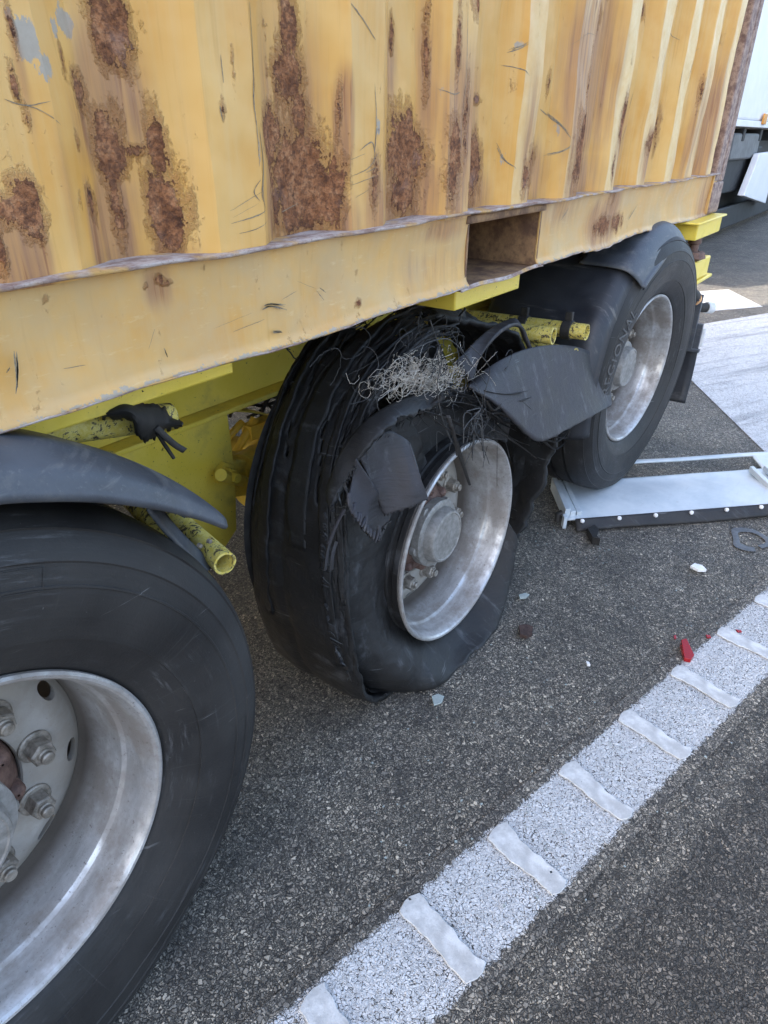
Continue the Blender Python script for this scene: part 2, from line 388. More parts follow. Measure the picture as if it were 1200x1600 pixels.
def mat_rubber(name, base=.022, dust=.5, polar=False, blue=0.0, crack=0.0):
    t = NT(name); v = t.co()
    n1 = t.noise(v, 7, 5, .65); n2 = t.noise(v, 70, 5, .7); n3 = t.noise(v, 300, 2, .6)
    b0 = (base*.86, base*.8, base*.78); b1 = (base*1.7, base*1.6, base*(1.52+blue))
    c = t.mix(t.ss(n1, .3, .7), b0, b1)
    hgt = t.math('ADD', t.math('MULTIPLY', n2, .7), t.math('MULTIPLY', n3, .3))
    hgt = t.math('ADD', hgt, t.math('MULTIPLY', t.noise(v, 22, 4, .6), 1.6 if not polar else .5))
    if polar:
        p = t.sep(v)
        r = t.math('SQRT', t.math('ADD', t.math('MULTIPLY', p[0], p[0]), t.math('MULTIPLY', p[2], p[2])))
        ang = t.math('ARCTAN2', p[0], p[2])
        pv = t.comb(t.math('MULTIPLY', r, 120), t.math('MULTIPLY', ang, 4.5), t.math('MULTIPLY', p[1], 30))
        s = t.noise(pv, 1.0, 6, .72)
        big = t.noise(v, 5.5, 4, .6)
        m = t.math('MULTIPLY', t.ss(s, .52, .74), t.ss(big, .45, .66))
        c = t.mix(t.math('MULTIPLY', m, dust), c, (.19, .19, .20))
        # brown dust film and fine radial checking
        c = t.mix(t.ss(t.noise(v, 3.2, 4, .6), .40, .72, 0, .4*dust), c, (.075, .066, .058))
        rad = t.noise(t.comb(t.math('MULTIPLY', r, 4), t.math('MULTIPLY', ang, 60), 0.0), 1.0, 3, .6)
        c = t.mix(t.ss(rad, .62, .72, 0, .18), c, (.09, .088, .085))
        for ro_, sc_ in ((.5, 3.1), (1.5, 2.3), (-.7, 2.7)):
            q = t.noise(t.mapv(v, (2.2, 1, 46), rot=(0, ro_, 0)), sc_, 3, .6)
            c = t.mix(t.math('MULTIPLY', t.ss(q, .695, .735), t.ss(t.noise(v, 6+sc_, 2), .5, .6, 0, .55)), c, (.20, .195, .19))
        sp = t.ss(t.noise(v, 130, 3, .7), .70, .76, 0, .5); c = t.mix(sp, c, (.16, .155, .15))
        hgt = t.math('ADD', hgt, t.math('MULTIPLY', t.noise(t.comb(t.math('MULTIPLY', r, 160), 0.0, 0.0), 1.0, 2, .5), .6))
    else:
        sv = t.mapv(v, (14, 3, 5), rot=(.3, .5, .2))
        c = t.mix(t.math('MULTIPLY', t.ss(t.noise(sv, 2.0, 5, .7), .54, .72), dust*.7), c, (.14, .142, .15))
        c = t.mix(t.ss(n2, .62, .76, 0, .5*dust), c, (.12, .115, .11))
        ply = t.noise(t.mapv(v, (9, 9, 150), rot=(.5, .35, 0)), 1.5, 3, .6)
        c = t.mix(t.ss(ply, .56, .70, 0, .35*dust), c, (.005, .005, .006)); hgt = t.math('ADD', hgt, t.math('MULTIPLY', ply, 1.2))
        for ro_, sc_ in ((.6, 3.1), (1.4, 2.3)):
            q = t.noise(t.mapv(v, (2.2, 3, 50), rot=(0, ro_, .3)), sc_, 3, .6)
            c = t.mix(t.math('MULTIPLY', t.ss(q, .67, .72), t.ss(t.noise(v, 7+sc_, 2), .48, .58, 0, .5)), c, (.17, .17, .17))
    if crack:
        cv = t.mapv(v, (3, 20, 3))
        k = t.noise(cv, 1.6, 6, .7, 1.2); line = t.math('MAXIMUM', t.ss(t.math('ABSOLUTE', t.math('SUBTRACT', k, .5)), .0, .016), t.ss(t.noise(v, 8, 2), .60, .48))
        c = t.mix(t.math('SUBTRACT', 1.0, line), c, (.004, .004, .004))
        hgt = t.math('ADD', hgt, t.math('MULTIPLY', line, crack*2))
    return t.fin(c, t.ss(n1, .3, .7, .52, .70), 0, t.bump(hgt, .45, .0025), .42)
def mat_plastic_guard():
    t = NT('mudguard_plastic'); v = t.co()
    n1 = t.noise(v, 7, 5, .65); n2 = t.noise(v, 140, 4, .7); n3 = t.noise(t.mapv(v, (6, 6, 40)), 2, 4, .65)
    c = t.mix(t.ss(n1, .3, .7), (.038, .042, .050), (.075, .082, .094))
    c = t.mix(t.ss(n2, .58, .74, 0, .4), c, (.16, .16, .16))
    c = t.mix(t.ss(t.noise(v, 16, 5, .7), .50, .72, 0, .55), c, (.15, .145, .135))
    c = t.mix(t.ss(n3, .54, .70, 0, .45), c, (.15, .145, .14))
    return t.fin(c, t.ss(n1, .3, .7, .42, .62), 0, t.bump(n2, .35, .0015), .5)
def mat_guard_dark():
    t = NT('mudguard_dusty'); v = t.co()
    n1 = t.noise(v, 5, 5, .65); n2 = t.noise(t.mapv(v, (30, 2, 5), rot=(0, -.5, 0)), 1.4, 6, .75); n3 = t.noise(v, 150, 3, .7)
    c = t.mix(t.ss(n1, .3, .7), (.016, .017, .021), (.034, .036, .042))
    c = t.mix(t.math('MULTIPLY', t.ss(n2, .55, .70), t.ss(n1, .42, .62)), c, (.13, .125, .115))
    c = t.mix(t.ss(n3, .62, .76, 0, .3), c, (.12, .115, .11))
    return t.fin(c, t.ss(n1, .3, .7, .36, .6), 0, t.bump(n3, .2, .0015), .5)
def mat_rim():
    t = NT('rim_silver'); v = t.co(); p = t.sep(v)
    r = t.math('SQRT', t.math('ADD', t.math('MULTIPLY', p[0], p[0]), t.math('MULTIPLY', p[2], p[2])))
    ang = t.math('ARCTAN2', p[0], p[2])
    n1 = t.noise(v, 9, 5, .65); n2 = t.noise(v, 120, 4, .7); n3 = t.noise(v, 380, 2, .6)
    pv = t.comb(t.math('MULTIPLY', ang, 3.0), t.math('MULTIPLY', p[1], 34), r)
    st = t.noise(pv, 1.0, 6, .7)
    c = t.mix(t.ss(st, .3, .7), (.42, .405, .39), (.64, .635, .63))
    deep = t.math('MULTIPLY', t.ss(p[1], .095, .16), t.ss(r, .238, .249, .18, 1.0))                                   # browner and darker deep in the dish
    grime = t.math('MAXIMUM', t.math('MULTIPLY', t.ss(n1, .36, .62), .70), t.math('MULTIPLY', deep, t.ss(st, .2, .7, .55, .95)))
    c = t.mix(grime, c, (.17, .135, .105))
    c = t.mix(t.math('MULTIPLY', t.ss(st, .58, .74), .45), c, (.20, .18, .165))
    spot = t.ss(n2, .60, .70, 0, .75)
    c = t.mix(spot, c, (.16, .135, .12))
    c = t.mix(t.ss(n3, .64, .74, 0, .6), c, (.10, .085, .075))
    c = t.mix(t.math('MULTIPLY', deep, t.ss(n1, .2, .6, .6, .92)), c, (.075, .060, .048))
    disc = t.ss(r, .2535, .249)
    c = t.mix(t.math('MULTIPLY', disc, t.ss(n1, .2, .6, .45, .85)), c, (.33, .295, .25))
    metal = t.math('MULTIPLY', t.math('SUBTRACT', .60, t.math('MULTIPLY', grime, .55)), t.math('SUBTRACT', 1.0, t.math('MULTIPLY', disc, .8)))
    rough = t.math('ADD', .33, t.math('ADD', t.math('MULTIPLY', grime, .3), t.math('MULTIPLY', spot, .2)))
    return t.fin(c, rough, metal, t.bump(t.math('ADD', n2, t.math('MULTIPLY', st, .8)), .22, .0015))
def mat_plain(name, a, b, scale=40, rough=.6, metal=0.0, bump=.3):
    t = NT(name); v = t.co(); n1 = t.noise(v, scale, 5, .65); n2 = t.noise(v, scale*.2, 4, .6)
    c = t.mix(t.ss(t.math('ADD', t.math('MULTIPLY', n1, .6), t.math('MULTIPLY', n2, .4)), .36, .64), a, b)
    return t.fin(c, rough, metal, t.bump(n1, bump, .002))
def mat_white_panel():
    t = NT('panel_white'); v = t.co(); n1 = t.noise(v, 6, 5, .65); n2 = t.noise(v, 60, 5, .7); n3 = t.noise(t.mapv(v, (4, 30, 4)), 1.5, 5, .7)
    c = t.mix(t.ss(n1, .3, .7), (.42, .475, .51), (.56, .60, .62))
    c = t.mix(t.ss(n2, .64, .74, 0, .6), c, (.25, .25, .24)); c = t.mix(t.ss(n3, .58, .72, 0, .35), c, (.42, .43, .43))
    return t.fin(c, .42, 0, t.bump(n2, .15, .001))
def mat_glass(name, col, rough=.15):
    t = NT(name); v = t.co(); n = t.noise(v, 200, 3)
    t.b.inputs['Transmission Weight'].default_value = .35
    return t.fin(t.mix(n, col, tuple(min(1, x*1.5) for x in col)), rough, 0)

M['road'] = mat_road()
M['line'] = mat_paint('line_paint', edgey=.094, worn=.62)
M['gore'] = mat_paint('gore_paint', worn=.60, streak=R(-28), tint=(.72, .735, .745))
M['bar'] = mat_bar()
M['wall'] = mat_container('container_paint')
M['rail'] = mat_container('rail_paint', dusty=.75)
M['ledge'] = mat_ledge()
M['scuff'] = mat_plain('scuff_black', (.11, .10, .08), (.34, .26, .15), 160, .6)
M['post'] = mat_simple_rust('post_rust', (.17, .105, .09), (.40, .29, .23), 40)
M['pocket'] = mat_simple_rust('pocket_rust', (.14, .075, .045), (.36, .21, .10), 16)
M['chassis'] = mat_chassis()
M['chassis_dirty'] = mat_chassis('chassis_grimy', .95)
M['tube'] = mat_scuffed_tube()
M['tyre'] = mat_rubber('tyre_rubber', .0135, .55, polar=True)
M['tread'] = mat_rubber('tread_rubber', .0115, .5, crack=.5)
M['side'] = mat_rubber('burst_sidewall_rubber', .0135, .55)
M['flap'] = mat_rubber('flap_rubber', .026, .7, blue=.30)
M['strand'] = mat_rubber('strand_rubber', .022, .6)
M['letter'] = mat_plain('raised_lettering', (.055, .055, .056), (.105, .104, .102), 60, .6)
M['guard'] = mat_plastic_guard()
M['sealant'] = mat_plain('sealant_grey', (.055, .058, .06), (.11, .112, .115), 60, .5)
M['guard_dark'] = mat_guard_dark()
M['rim'] = mat_rim()
M['hub'] = mat_simple_rust('hub_rust', (.085, .045, .035), (.20, .115, .085), 35, .7)
M['cap'] = mat_plain('hub_cap_grey', (.20, .185, .165), (.34, .32, .295), 60, .55, .25)
M['nut'] = mat_plain('nut_steel', (.18, .155, .125), (.42, .375, .32), 90, .5, .45, .4)
M['dark'] = mat_plain('grimy_black', (.012, .011, .010), (.035, .031, .027), 30, .7)
M['wire'] = mat_plain('steel_wire', (.36, .31, .25), (.68, .62, .53), 50, .45, .35)
M['wire_dark'] = mat_plain('dark_cord', (.020, .020, .022), (.06, .058, .055), 50, .6)
M['panel'] = mat_white_panel()
M['black_strip'] = mat_rubber('strip_rubber', .020, .5)
M['rivet'] = mat_plain('rivet_white', (.6, .6, .6), (.78, .78, .78), 60, .4)
M['red'] = mat_glass('red_lens', (.33, .008, .010))
M['white_shard'] = mat_plain('white_plastic', (.68, .69, .70), (.8, .8, .8), 50, .5)
M['glass'] = mat_glass('shard_glass', (.38, .43, .41))
M['truck_white'] = mat_plain('body_white', (.74, .75, .76), (.82, .82, .82), 3, .5, 0, .05)
M['truck_dark'] = mat_plain('underbody_dark', (.010, .011, .012), (.022, .023, .025), 8, .7)
M['truck_grey'] = mat_plain('underbody_grey', (.10, .105, .11), (.16, .165, .17), 8, .6)
M['amber'] = mat_glass('amber_lens', (.80, .32, .06), .25)
M['lens_white'] = mat_glass('clear_lens', (.72, .74, .74), .2)
M['brown'] = mat_simple_rust('brown_chunk', (.035, .020, .016), (.07, .042, .034), 60)
# ------------------------------------------------------------------ the setting
mb = MB(); mb.add([(-300, -300, 0), (300, -300, 0), (300, 300, 0), (-300, 300, 0)], [(0, 1, 2, 3)])
tag(mb.build('road', M['road'], origin=(0, 0, 0), smooth=0, fixn=False), kind='structure')

# white edge line: local x runs along the line
LA = np.array([0.349, -0.3625]); LB = np.array([1.95, -0.742]); LD = (LB-LA)/np.linalg.norm(LB-LA)
LANG = math.atan2(LD[1], LD[0]); LN = np.array([-LD[1], LD[0]])
def line_obj(name, mat, x0, x1, hw, z):
    me = bpy.data.meshes.new(name)
    me.from_pydata([(x0, -hw, 0), (x1, -hw, 0), (x1, hw, 0), (x0, hw, 0)], [], [(0, 1, 2, 3)])
    me.materials.append(mat); o = bpy.data.objects.new(name, me)
    link(o, None, Matrix.Translation((LA[0], LA[1], z)) @ Matrix.Rotation(LANG, 4, 'Z'))
    return tag(o, kind='structure')
line_obj('edge_line', M['line'], -2.5, 40, .125, .004)

# hatched white paint of the gore area
def flat_poly(name, mat, pts, z):
    me = bpy.data.meshes.new(name); me.from_pydata([(p[0], p[1], z) for p in pts], [], [tuple(range(len(pts)))])
    me.materials.append(mat); o = bpy.data.objects.new(name, me); link(o); return tag(o, kind='structure')
flat_poly('painted_chevron', M['gore'], [(2.3, -1.212), (5.10, -5.2), (13.0, -2.842), (5.879, .481), (5.383, .713)], .004)
flat_poly('painted_chevron', M['gore'], [(6.0, .80), (6.45, .54), tuple(at(1192, 480, 2, 0)[:2]), tuple(at(1138, 453, 2, 0)[:2]), (6.9, 1.15)], .004)

# raised bars across the edge line
bars = [((.322, -.273), (.300, -.452)), ((.572, -.320), (.532, -.498)), ((.818, -.387), (.778, -.557)), ((1.078, -.445), (1.028, -.613)),
        ((1.334, -.502), (1.291, -.675)), ((1.596, -.565), (1.550, -.736)), ((1.864, -.629), (1.822, -.800)), ((2.125, -.690), (2.085, -.862))]
names = ['cut off by the bottom of the photo', 'lowest one shown whole', 'second whole one from the bottom',
         'third whole one from the bottom', 'fourth whole one from the bottom', 'just below the big red shard',
         'just beyond the big red shard', 'farthest one, at the right edge']
rb = random.Random(3)
for (a, b), nm in zip(bars, names):
    a = np.array(a); b = np.array(b); L = np.linalg.norm(b-a); d = (b-a)/L; n = np.array([-d[1], d[0]])
    ph = rb.uniform(0, 6); amp = rb.uniform(.003, .007); w0 = rb.uniform(.027, .031); w1 = rb.uniform(.019, .025)
    left = []; right = []
    for k in range(25):
        u = k/24; x = -.006 + u*(L+.012)
        end = min(u, 1-u)*L
        wd = (w0 + (w1-w0)*u + .004*abs(2*u-1)**3)*min(1, math.sqrt(max(0.0, 1-(1-min(1, end/.014))**2))+.25)
        bow = -amp*math.sin(math.pi*u) + .0025*math.sin(ph+9*u)
        wob = .0018*math.sin(31*u+ph)
        c = a + d*x
        left.append(c + n*(wd+bow+wob)); right.append(c - n*(wd-bow+wob*.6))
    poly = [tuple(p) for p in left] + [tuple(p) for p in reversed(right)]
    m = MB(); m.prism(poly, .0055, .0090)
    o = m.build('rumble_bar', M['bar'], origin=(float((a+b)[0]/2), float((a+b)[1]/2), .004), bevel=.0014, smooth=50)
    tag(o, 'white rumble bar across the edge line, '+nm, 'rumble bar', 'raised bars across the edge line')

# black sealant ring on the asphalt
m = MB(); pts = []
c0 = at(1172, 843, 2, .004)
m.grid(lambda u, v: (c0[0] + (.055+.030*v*(1+.35*math.sin(2*math.pi*u)))*math.cos(2*math.pi*u+.4)*1.1, c0[1] + (.045+.026*v)*math.sin(2*math.pi*u+.4)*(1+.2*math.sin(3*u*6.28)), .0045+.0012*math.sin(math.pi*v)), 40, 5,
       lambda u, v: not (.52 < u < .60))
tag(m.build('sealant_ring', M['sealant'], smooth=60), 'flat ring of grey black sealant on the asphalt below the long white panel', 'sealant')
# ------------------------------------------------------------------ the shipping container
CX0, CX1, CY1, CZ0, CZ1 = -2.56, 3.50, 2.44, 1.072, 3.66
LEDGE = 1.222
cont = empty('shipping_container', (.47, 1.22, CZ0), 'rust patched yellow steel shipping container riding on the trailer', 'container')

# features read off the paint: (px, py) of the photograph laid on the plane of the side wall, then kept as places on the steel
def wxz(px, py): p = at(px, py, 1, 0.0); return p[0], p[2]
RUST = [  # px, py, half width, half height, strength
 (212, 45, 26, 55, 1.0), (205, 230, 24, 55, .95), (215, 190, 16, 40, .6), (283, 330, 27, 62, 1.0), (277, 235, 13, 60, .9), (238, 235, 24, 12, .75),
 (45, 325, 24, 42, 1.0), (15, 330, 22, 26, .85), (165, 318, 11, 34, .85), (215, 330, 12, 60, .6), (2, 385, 9, 50, .8),
 (482, 40, 13, 60, .9), (480, 115, 22, 48, 1.0), (450, 215, 18, 48, 1.0), (497, 290, 38, 75, 1.05), (532, 300, 17, 58, 1.0), (465, 320, 12, 40, .7), (500, 180, 12, 40, .8),
 (541, 170, 4, 45, .75), (590, 290, 7, 42, .7), (655, 235, 22, 60, 1.05), (655, 300, 18, 38, .9), (645, 50, 4, 28, .75), (690, 90, 3, 70, .7),
 (712, 250, 11, 60, .85), (722, 60, 4, 60, .6), (757, 10, 14, 26, .9), (760, 265, 13, 50, 1.0), (731, 180, 5, 60, .7), (742, 290, 8, 30, .6), (772, 155, 10, 8, .6),
 (847, 245, 11, 48, .95), (855, 160, 4, 30, .7), (827, 275, 5, 25, .7), (862, 25, 3, 35, .7), (883, 125, 3, 26, .6), (915, 235, 13, 58, 1.0), (953, 20, 10, 30, .95), (925, 130, 4, 50, .7),
 (978, 185, 5, 38, .9), (960, 260, 3, 30, .6), (1020, 222, 6, 22, .8), (1028, 15, 4, 18, .7), (1045, 195, 3, 35, .6), (1137, 55, 6, 16, .7), (1100, 140, 2, 40, .6),
 (25, 130, 4, 26, .8), (22, 40, 4, 40, .7), (45, 180, 4, 20, .6), (118, 90, 5, 35, .7), (150, 138, 16, 34, .8), (137, 220, 4, 16, .6), (403, 120, 3, 30, .55), (370, 120, 2, 40, .5), (350, 170, 3, 20, .5)]
BLEED = [(210, 150, 40, 100, .75), (215, 370, 26, 90, .85), (170, 200, 30, 70, .55), (285, 410, 26, 40, .6), (50, 400, 26, 60, .8), (10, 390, 18, 50, .9), (172, 375, 12, 70, .8),
 (245, 320, 22, 60, .5), (480, 200, 40, 150, .55), (500, 360, 48, 50, .8), (450, 320, 16, 60, .7), (545, 190, 9, 60, .9), (590, 330, 12, 60, .75), (655, 310, 32, 60, .75), (640, 100, 10, 70, .5),
 (690, 120, 8, 110, .55), (720, 230, 18, 120, .7), (745, 200, 26, 110, .5), (760, 310, 18, 40, .7), (848, 280, 18, 50, .7), (830, 200, 8, 90, .4), (935, 110, 26, 120, .95), (915, 280, 20, 50, .7),
 (965, 60, 8, 90, .5), (980, 220, 12, 70, .6), (1020, 240, 10, 40, .6), (1040, 120, 8, 90, .35), (1090, 200, 8, 90, .4), (1115, 200, 6, 100, .5), (1060, 250, 8, 40, .4), (110, 300, 10, 90, .3), (35, 110, 8, 90, .4)]
PRIMER = [(45, 60, 24, 48, .85), (75, 105, 18, 30, .85), (20, 30, 14, 30, .7), (130, 25, 18, 40, .85), (105, 40, 8, 26, .6), (412, 255, 7, 60, .5), (818, 70, 6, 9, .62), (886, 200, 4, 20, .6), (799, 250, 4, 18, .6), (595, 200, 5, 90, .45), (700, 140, 4, 20, .5)]
SCR = [  # polylines of dark rubbed marks, half width in px
 ([(398, 0), (401, 60), (400, 150), (404, 200), (406, 260)], 1.6), ([(413, 195), (418, 250), (412, 300), (420, 330)], 3.0), ([(420, 328), (400, 338), (362, 350)], 1.5), ([(425, 345), (400, 358), (375, 365)], 1.0),
 ([(408, 280), (398, 300), (408, 315)], 1.2), ([(550, 5), (565, 25), (590, 62)], 2.4), ([(566, 235), (585, 222), (590, 240)], 1.5), ([(556, 275), (580, 262), (594, 240)], 1.2), ([(590, 130), (592, 200), (588, 260)], 1.5), ([(552, 250), (575, 240)], .9), ([(560, 310), (580, 296)], .9),
 ([(805, 100), (818, 107), (828, 118)], 2.2), ([(810, 80), (826, 66)], 3.0), ([(697, 138), (712, 147), (722, 144)], 1.0), ([(795, 225), (800, 250), (810, 265)], 2.4), ([(880, 175), (888, 195), (893, 215)], 2.6), ([(872, 245), (885, 238), (893, 228)], 2.0), ([(870, 170), (880, 180)], 1.2),
 ([(349, 85), (352, 130)], 1.2), ([(345, 165), (350, 190)], 1.6), ([(905, 70), (925, 52), (945, 62)], .7), ([(1060, 35), (1072, 10), (1080, 8)], .8), ([(1052, 62), (1066, 48), (1075, 62)], .8), ([(1050, 68), (1062, 60)], .7), ([(1090, 65), (1100, 82), (1108, 75)], .6),
 ([(1085, 95), (1076, 125)], .9), ([(1112, 95), (1104, 135)], .9), ([(1010, 145), (1003, 170)], .9), ([(1000, 195), (990, 230)], .8), ([(1070, 110), (1062, 150)], 1.0), ([(735, 0), (732, 100), (726, 190)], .8),
 ([(500, 320), (470, 335)], .7), ([(20, 160), (60, 170), (100, 195)], .6), ([(10, 155), (45, 165), (80, 158)], .6), ([(360, 330), (410, 300)], .6), ([(365, 340), (405, 318)], .7), ([(575, 270), (592, 262)], .8), ([(555, 290), (590, 275)], .8)]
RAIL_RUST = [(258, 438, 8, 8, .9), (268, 444, 10, 4, .8), (236, 450, 3, 6, .6), (700, 372, 12, 16, .0), (948, 353, 9, 14, 1.0), (970, 348, 7, 12, .8), (965, 300, 3, 22, .5), (1122, 310, 10, 30, .9), (570, 475, 4, 5, .7), (325, 420, 3, 5, .5), (80, 470, 3, 5, .4), (440, 395, 3, 5, .4)]
RAIL_BLEED = [(258, 450, 20, 30, .5), (948, 350, 16, 30, .7), (965, 315, 8, 40, .6), (1118, 315, 16, 40, .8), (680, 420, 50, 40, .25), (880, 330, 30, 30, .3), (700, 360, 30, 20, .4)]
RAIL_SCR = [([(30, 550), (33, 585), (32, 618)], 3.2), ([(16, 585), (22, 575)], 1.5), ([(415, 482), (430, 478), (455, 482)], 4.0), ([(432, 520), (447, 520)], 3.0), ([(505, 450), (515, 458)], 1.5), ([(500, 455), (512, 470)], 1.0), ([(470, 440), (500, 452)], .8), ([(238, 548), (248, 515)], 1.0), ([(105, 578), (140, 572)], 1.2),
            ([(268, 560), (262, 545)], 1.4), ([(370, 520), (420, 500)], .7), ([(340, 515), (400, 490)], .6), ([(880, 345), (893, 325)], 1.5), ([(985, 345), (1000, 320)], 1.0), ([(445, 470), (470, 455)], .7)]

def fields(P, rust, bleed, prim, scr):
    """soft feature fields at the wall points P (n,3)"""
    X, Z = P[:, 0], P[:, 2]
    def ell(lst, g=1.0):
        out = np.zeros(len(P))
        for px, py, hw, hh, s in lst:
            if s <= 0: continue
            x, z = wxz(px, py); xa, _ = wxz(px-hw, py); xb, _ = wxz(px+hw, py); _, zt = wxz(px, py-hh); _, zb = wxz(px, py+hh)
            hw_ = 0
            dx = np.where(X < x, (x-X)/max(x-xa, .004), (X-x)/max(xb-x, .004))
            dz = np.where(Z > z, (Z-z)/max(zt-z, .004), (z-Z)/max(z-zb, .004))
            d = np.sqrt(dx*dx+dz*dz)/g
            out = np.maximum(out, s*np.clip(1.22-.72*d, 0, 1))
        return out
    sc = np.zeros(len(P))
    for pl, hw in []:
        q = [wxz(*p) for p in pl]; wx = abs(wxz(pl[0][0], pl[0][1]+hw)[1]-wxz(pl[0][0], pl[0][1]-hw)[1])/2; wx = max(wx*.55, .0016)
        for (ax, az), (bx, bz) in zip(q, q[1:]):
            vx, vz = bx-ax, bz-az; L = vx*vx+vz*vz+1e-12
            t = np.clip(((X-ax)*vx+(Z-az)*vz)/L, 0, 1)
            d = np.hypot(X-ax-t*vx, Z-az-t*vz)
            sc = np.maximum(sc, np.clip(1.25-d/wx*.6, 0, 1))
    return ell(rust, 1.06), ell(bleed, 1.15), ell(prim), sc
def put_attr(me, name, arr):
    a = me.attributes.new(name, 'FLOAT', 'POINT'); a.data.foreach_set('value', np.asarray(arr, dtype=np.float32))
def np_grid(name, mat, X, Z, Yf, parent, feats, flatf=None, smooth=25):
    nx, nz_ = len(X), len(Z)
    XX, ZZ = np.meshgrid(X, Z, indexing='ij'); YY = Yf(XX, ZZ)
    P = np.stack([XX, YY, ZZ], -1).reshape(-1, 3)
    i = np.arange(nx-1)[:, None]*nz_ + np.arange(nz_-1)[None]
    F = np.stack([i, i+nz_, i+nz_+1, i+1], -1).reshape(-1, 4)
    me = bpy.data.meshes.new(name); org = np.array(WM[parent].translation)
    me.from_pydata((P-org).tolist(), [], F.tolist())
    r, b, p, s = fields(P, *feats)
    for n_, a_ in (('rust', r), ('bleed', b), ('primer', p), ('scratch', s), ('flat', flatf(XX, ZZ).reshape(-1) if flatf else np.zeros(len(P)))): put_attr(me, n_, a_)
    me.shade_smooth(); me.set_sharp_from_angle(angle=R(smooth)); me.materials.append(mat)
    o = bpy.data.objects.new(name, me); link(o, parent, Matrix.Translation(Vector(org))); return o

PITCH_C, X0C, DEP = .290, .535, .036           # corrugation pitch, first outer flat, depth
def corr(x):
    u = np.mod(x-X0C, PITCH_C)
    # outer flat .086, slope .060, inner flat .084, slope .060
    return np.where(u < .086, 0.0, np.where(u < .146, (u-.086)/.06, np.where(u < .230, 1.0, (PITCH_C-u)/.06)))*DEP
rs = np.random.RandomState(4)
ph = rs.rand(12)*6.28
def dent(X, Z):
    return .0035*np.sin(X*9+ph[0]+Z*3)*np.sin(Z*11+ph[1]) + .0022*np.sin(X*23+ph[2])*np.sin(Z*17+X*5+ph[3]) + .0012*np.sin(X*57+ph[4]+Z*13)*np.sin(Z*41+ph[5])
def xs_with_breaks(a, b, st):
    br = [a]
    k0 = math.floor((a-X0C)/PITCH_C)-1
    for k in range(k0, k0+40):
        for off in (0, .086, .146, .230):
            x = X0C+k*PITCH_C+off
            if a < x < b: br.append(x)
    br.append(b); out = []
    for p, q in zip(br, br[1:]):
        step = st(p); n = max(1, int(round((q-p)/step))); out += [p+(q-p)*i/n for i in range(n)]
    return np.array(out+[b])
Xw = xs_with_breaks(CX0+.14, CX1-.16, lambda x: .06 if x < .22 else (.0036 if x < 1.45 else .007))
Zw = np.concatenate([np.arange(LEDGE-.008, 1.90, .005), np.linspace(1.91, CZ1-.11, 18)])
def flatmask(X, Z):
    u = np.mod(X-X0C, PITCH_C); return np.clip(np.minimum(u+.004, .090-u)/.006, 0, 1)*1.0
wall = np_grid('side_wall', M['wall'], Xw, Zw, lambda X, Z: .004+corr(X)+dent(X, Z), cont, (RUST, BLEED, PRIMER, SCR), flatmask)

# bottom side rail: pressed face between the ledge and the lower edge, left and right of the fork pocket
def wob(x, f, p): return math.sin(x*f+p)
def low_edge(x):
    z = CZ0 + .003*wob(x, 5, 1) + .002*wob(x, 13, 2)
    if x > 1.9: z -= .010*math.exp(-((x-2.05)/.16)**2) + .012*max(0, min(1, (x-2.2)/.9)) - .0022*abs(wob(x, 31, .4))
    return z
low_v = np.vectorize(low_edge)
PX0, PX1 = 1.232, 1.592
def rail_grid(a, b, step):
    X = np.arange(a, b+1e-6, step); X[-1] = b
    Vz = np.linspace(0, 1, 34)
    nx = len(X); XX, VV = np.meshgrid(X, Vz, indexing='ij'); ZZ = low_v(XX)*(1-VV) + (LEDGE-.004)*VV
    YY = .010 + .004*np.sin(XX*7+1)*np.sin(VV*3.1) + .0016*np.sin(XX*29+2)*np.sin(VV*6+XX*3) - .008*np.clip(1-VV/.10, 0, 1)**2 + .006*np.sin(VV*3.14)
    P = np.stack([XX, YY, ZZ], -1).reshape(-1, 3); i = np.arange(nx-1)[:, None]*34 + np.arange(33)[None]
    F = np.stack([i, i+34, i+35, i+1], -1).reshape(-1, 4)
    me = bpy.data.meshes.new('bottom_rail'); org = np.array(WM[cont].translation)
    me.from_pydata((P-org).tolist(), [], F.tolist())
    r, bl, p, s = fields(P, RAIL_RUST, RAIL_BLEED, [], RAIL_SCR)
    edge = np.clip(1-np.minimum(VV/.10, 1), 0, 1).reshape(-1)
    for n_, a_ in (('rust', r), ('bleed', bl), ('primer', np.maximum(p, edge*.62)), ('scratch', s), ('flat', np.zeros(len(P)))): put_attr(me, n_, a_)
    me.shade_smooth(); me.materials.append(M['rail'])
    o = bpy.data.objects.new('bottom_rail', me); link(o, cont, Matrix.Translation(Vector(org)))
    m = o.modifiers.new('solid', 'SOLIDIFY'); m.thickness = .005; m.offset = -1
    return o
rail_grid(.12, PX0, .006); rail_grid(PX1, CX1-.11, .009)
o = rail_grid(CX0+.14, .12, .05)

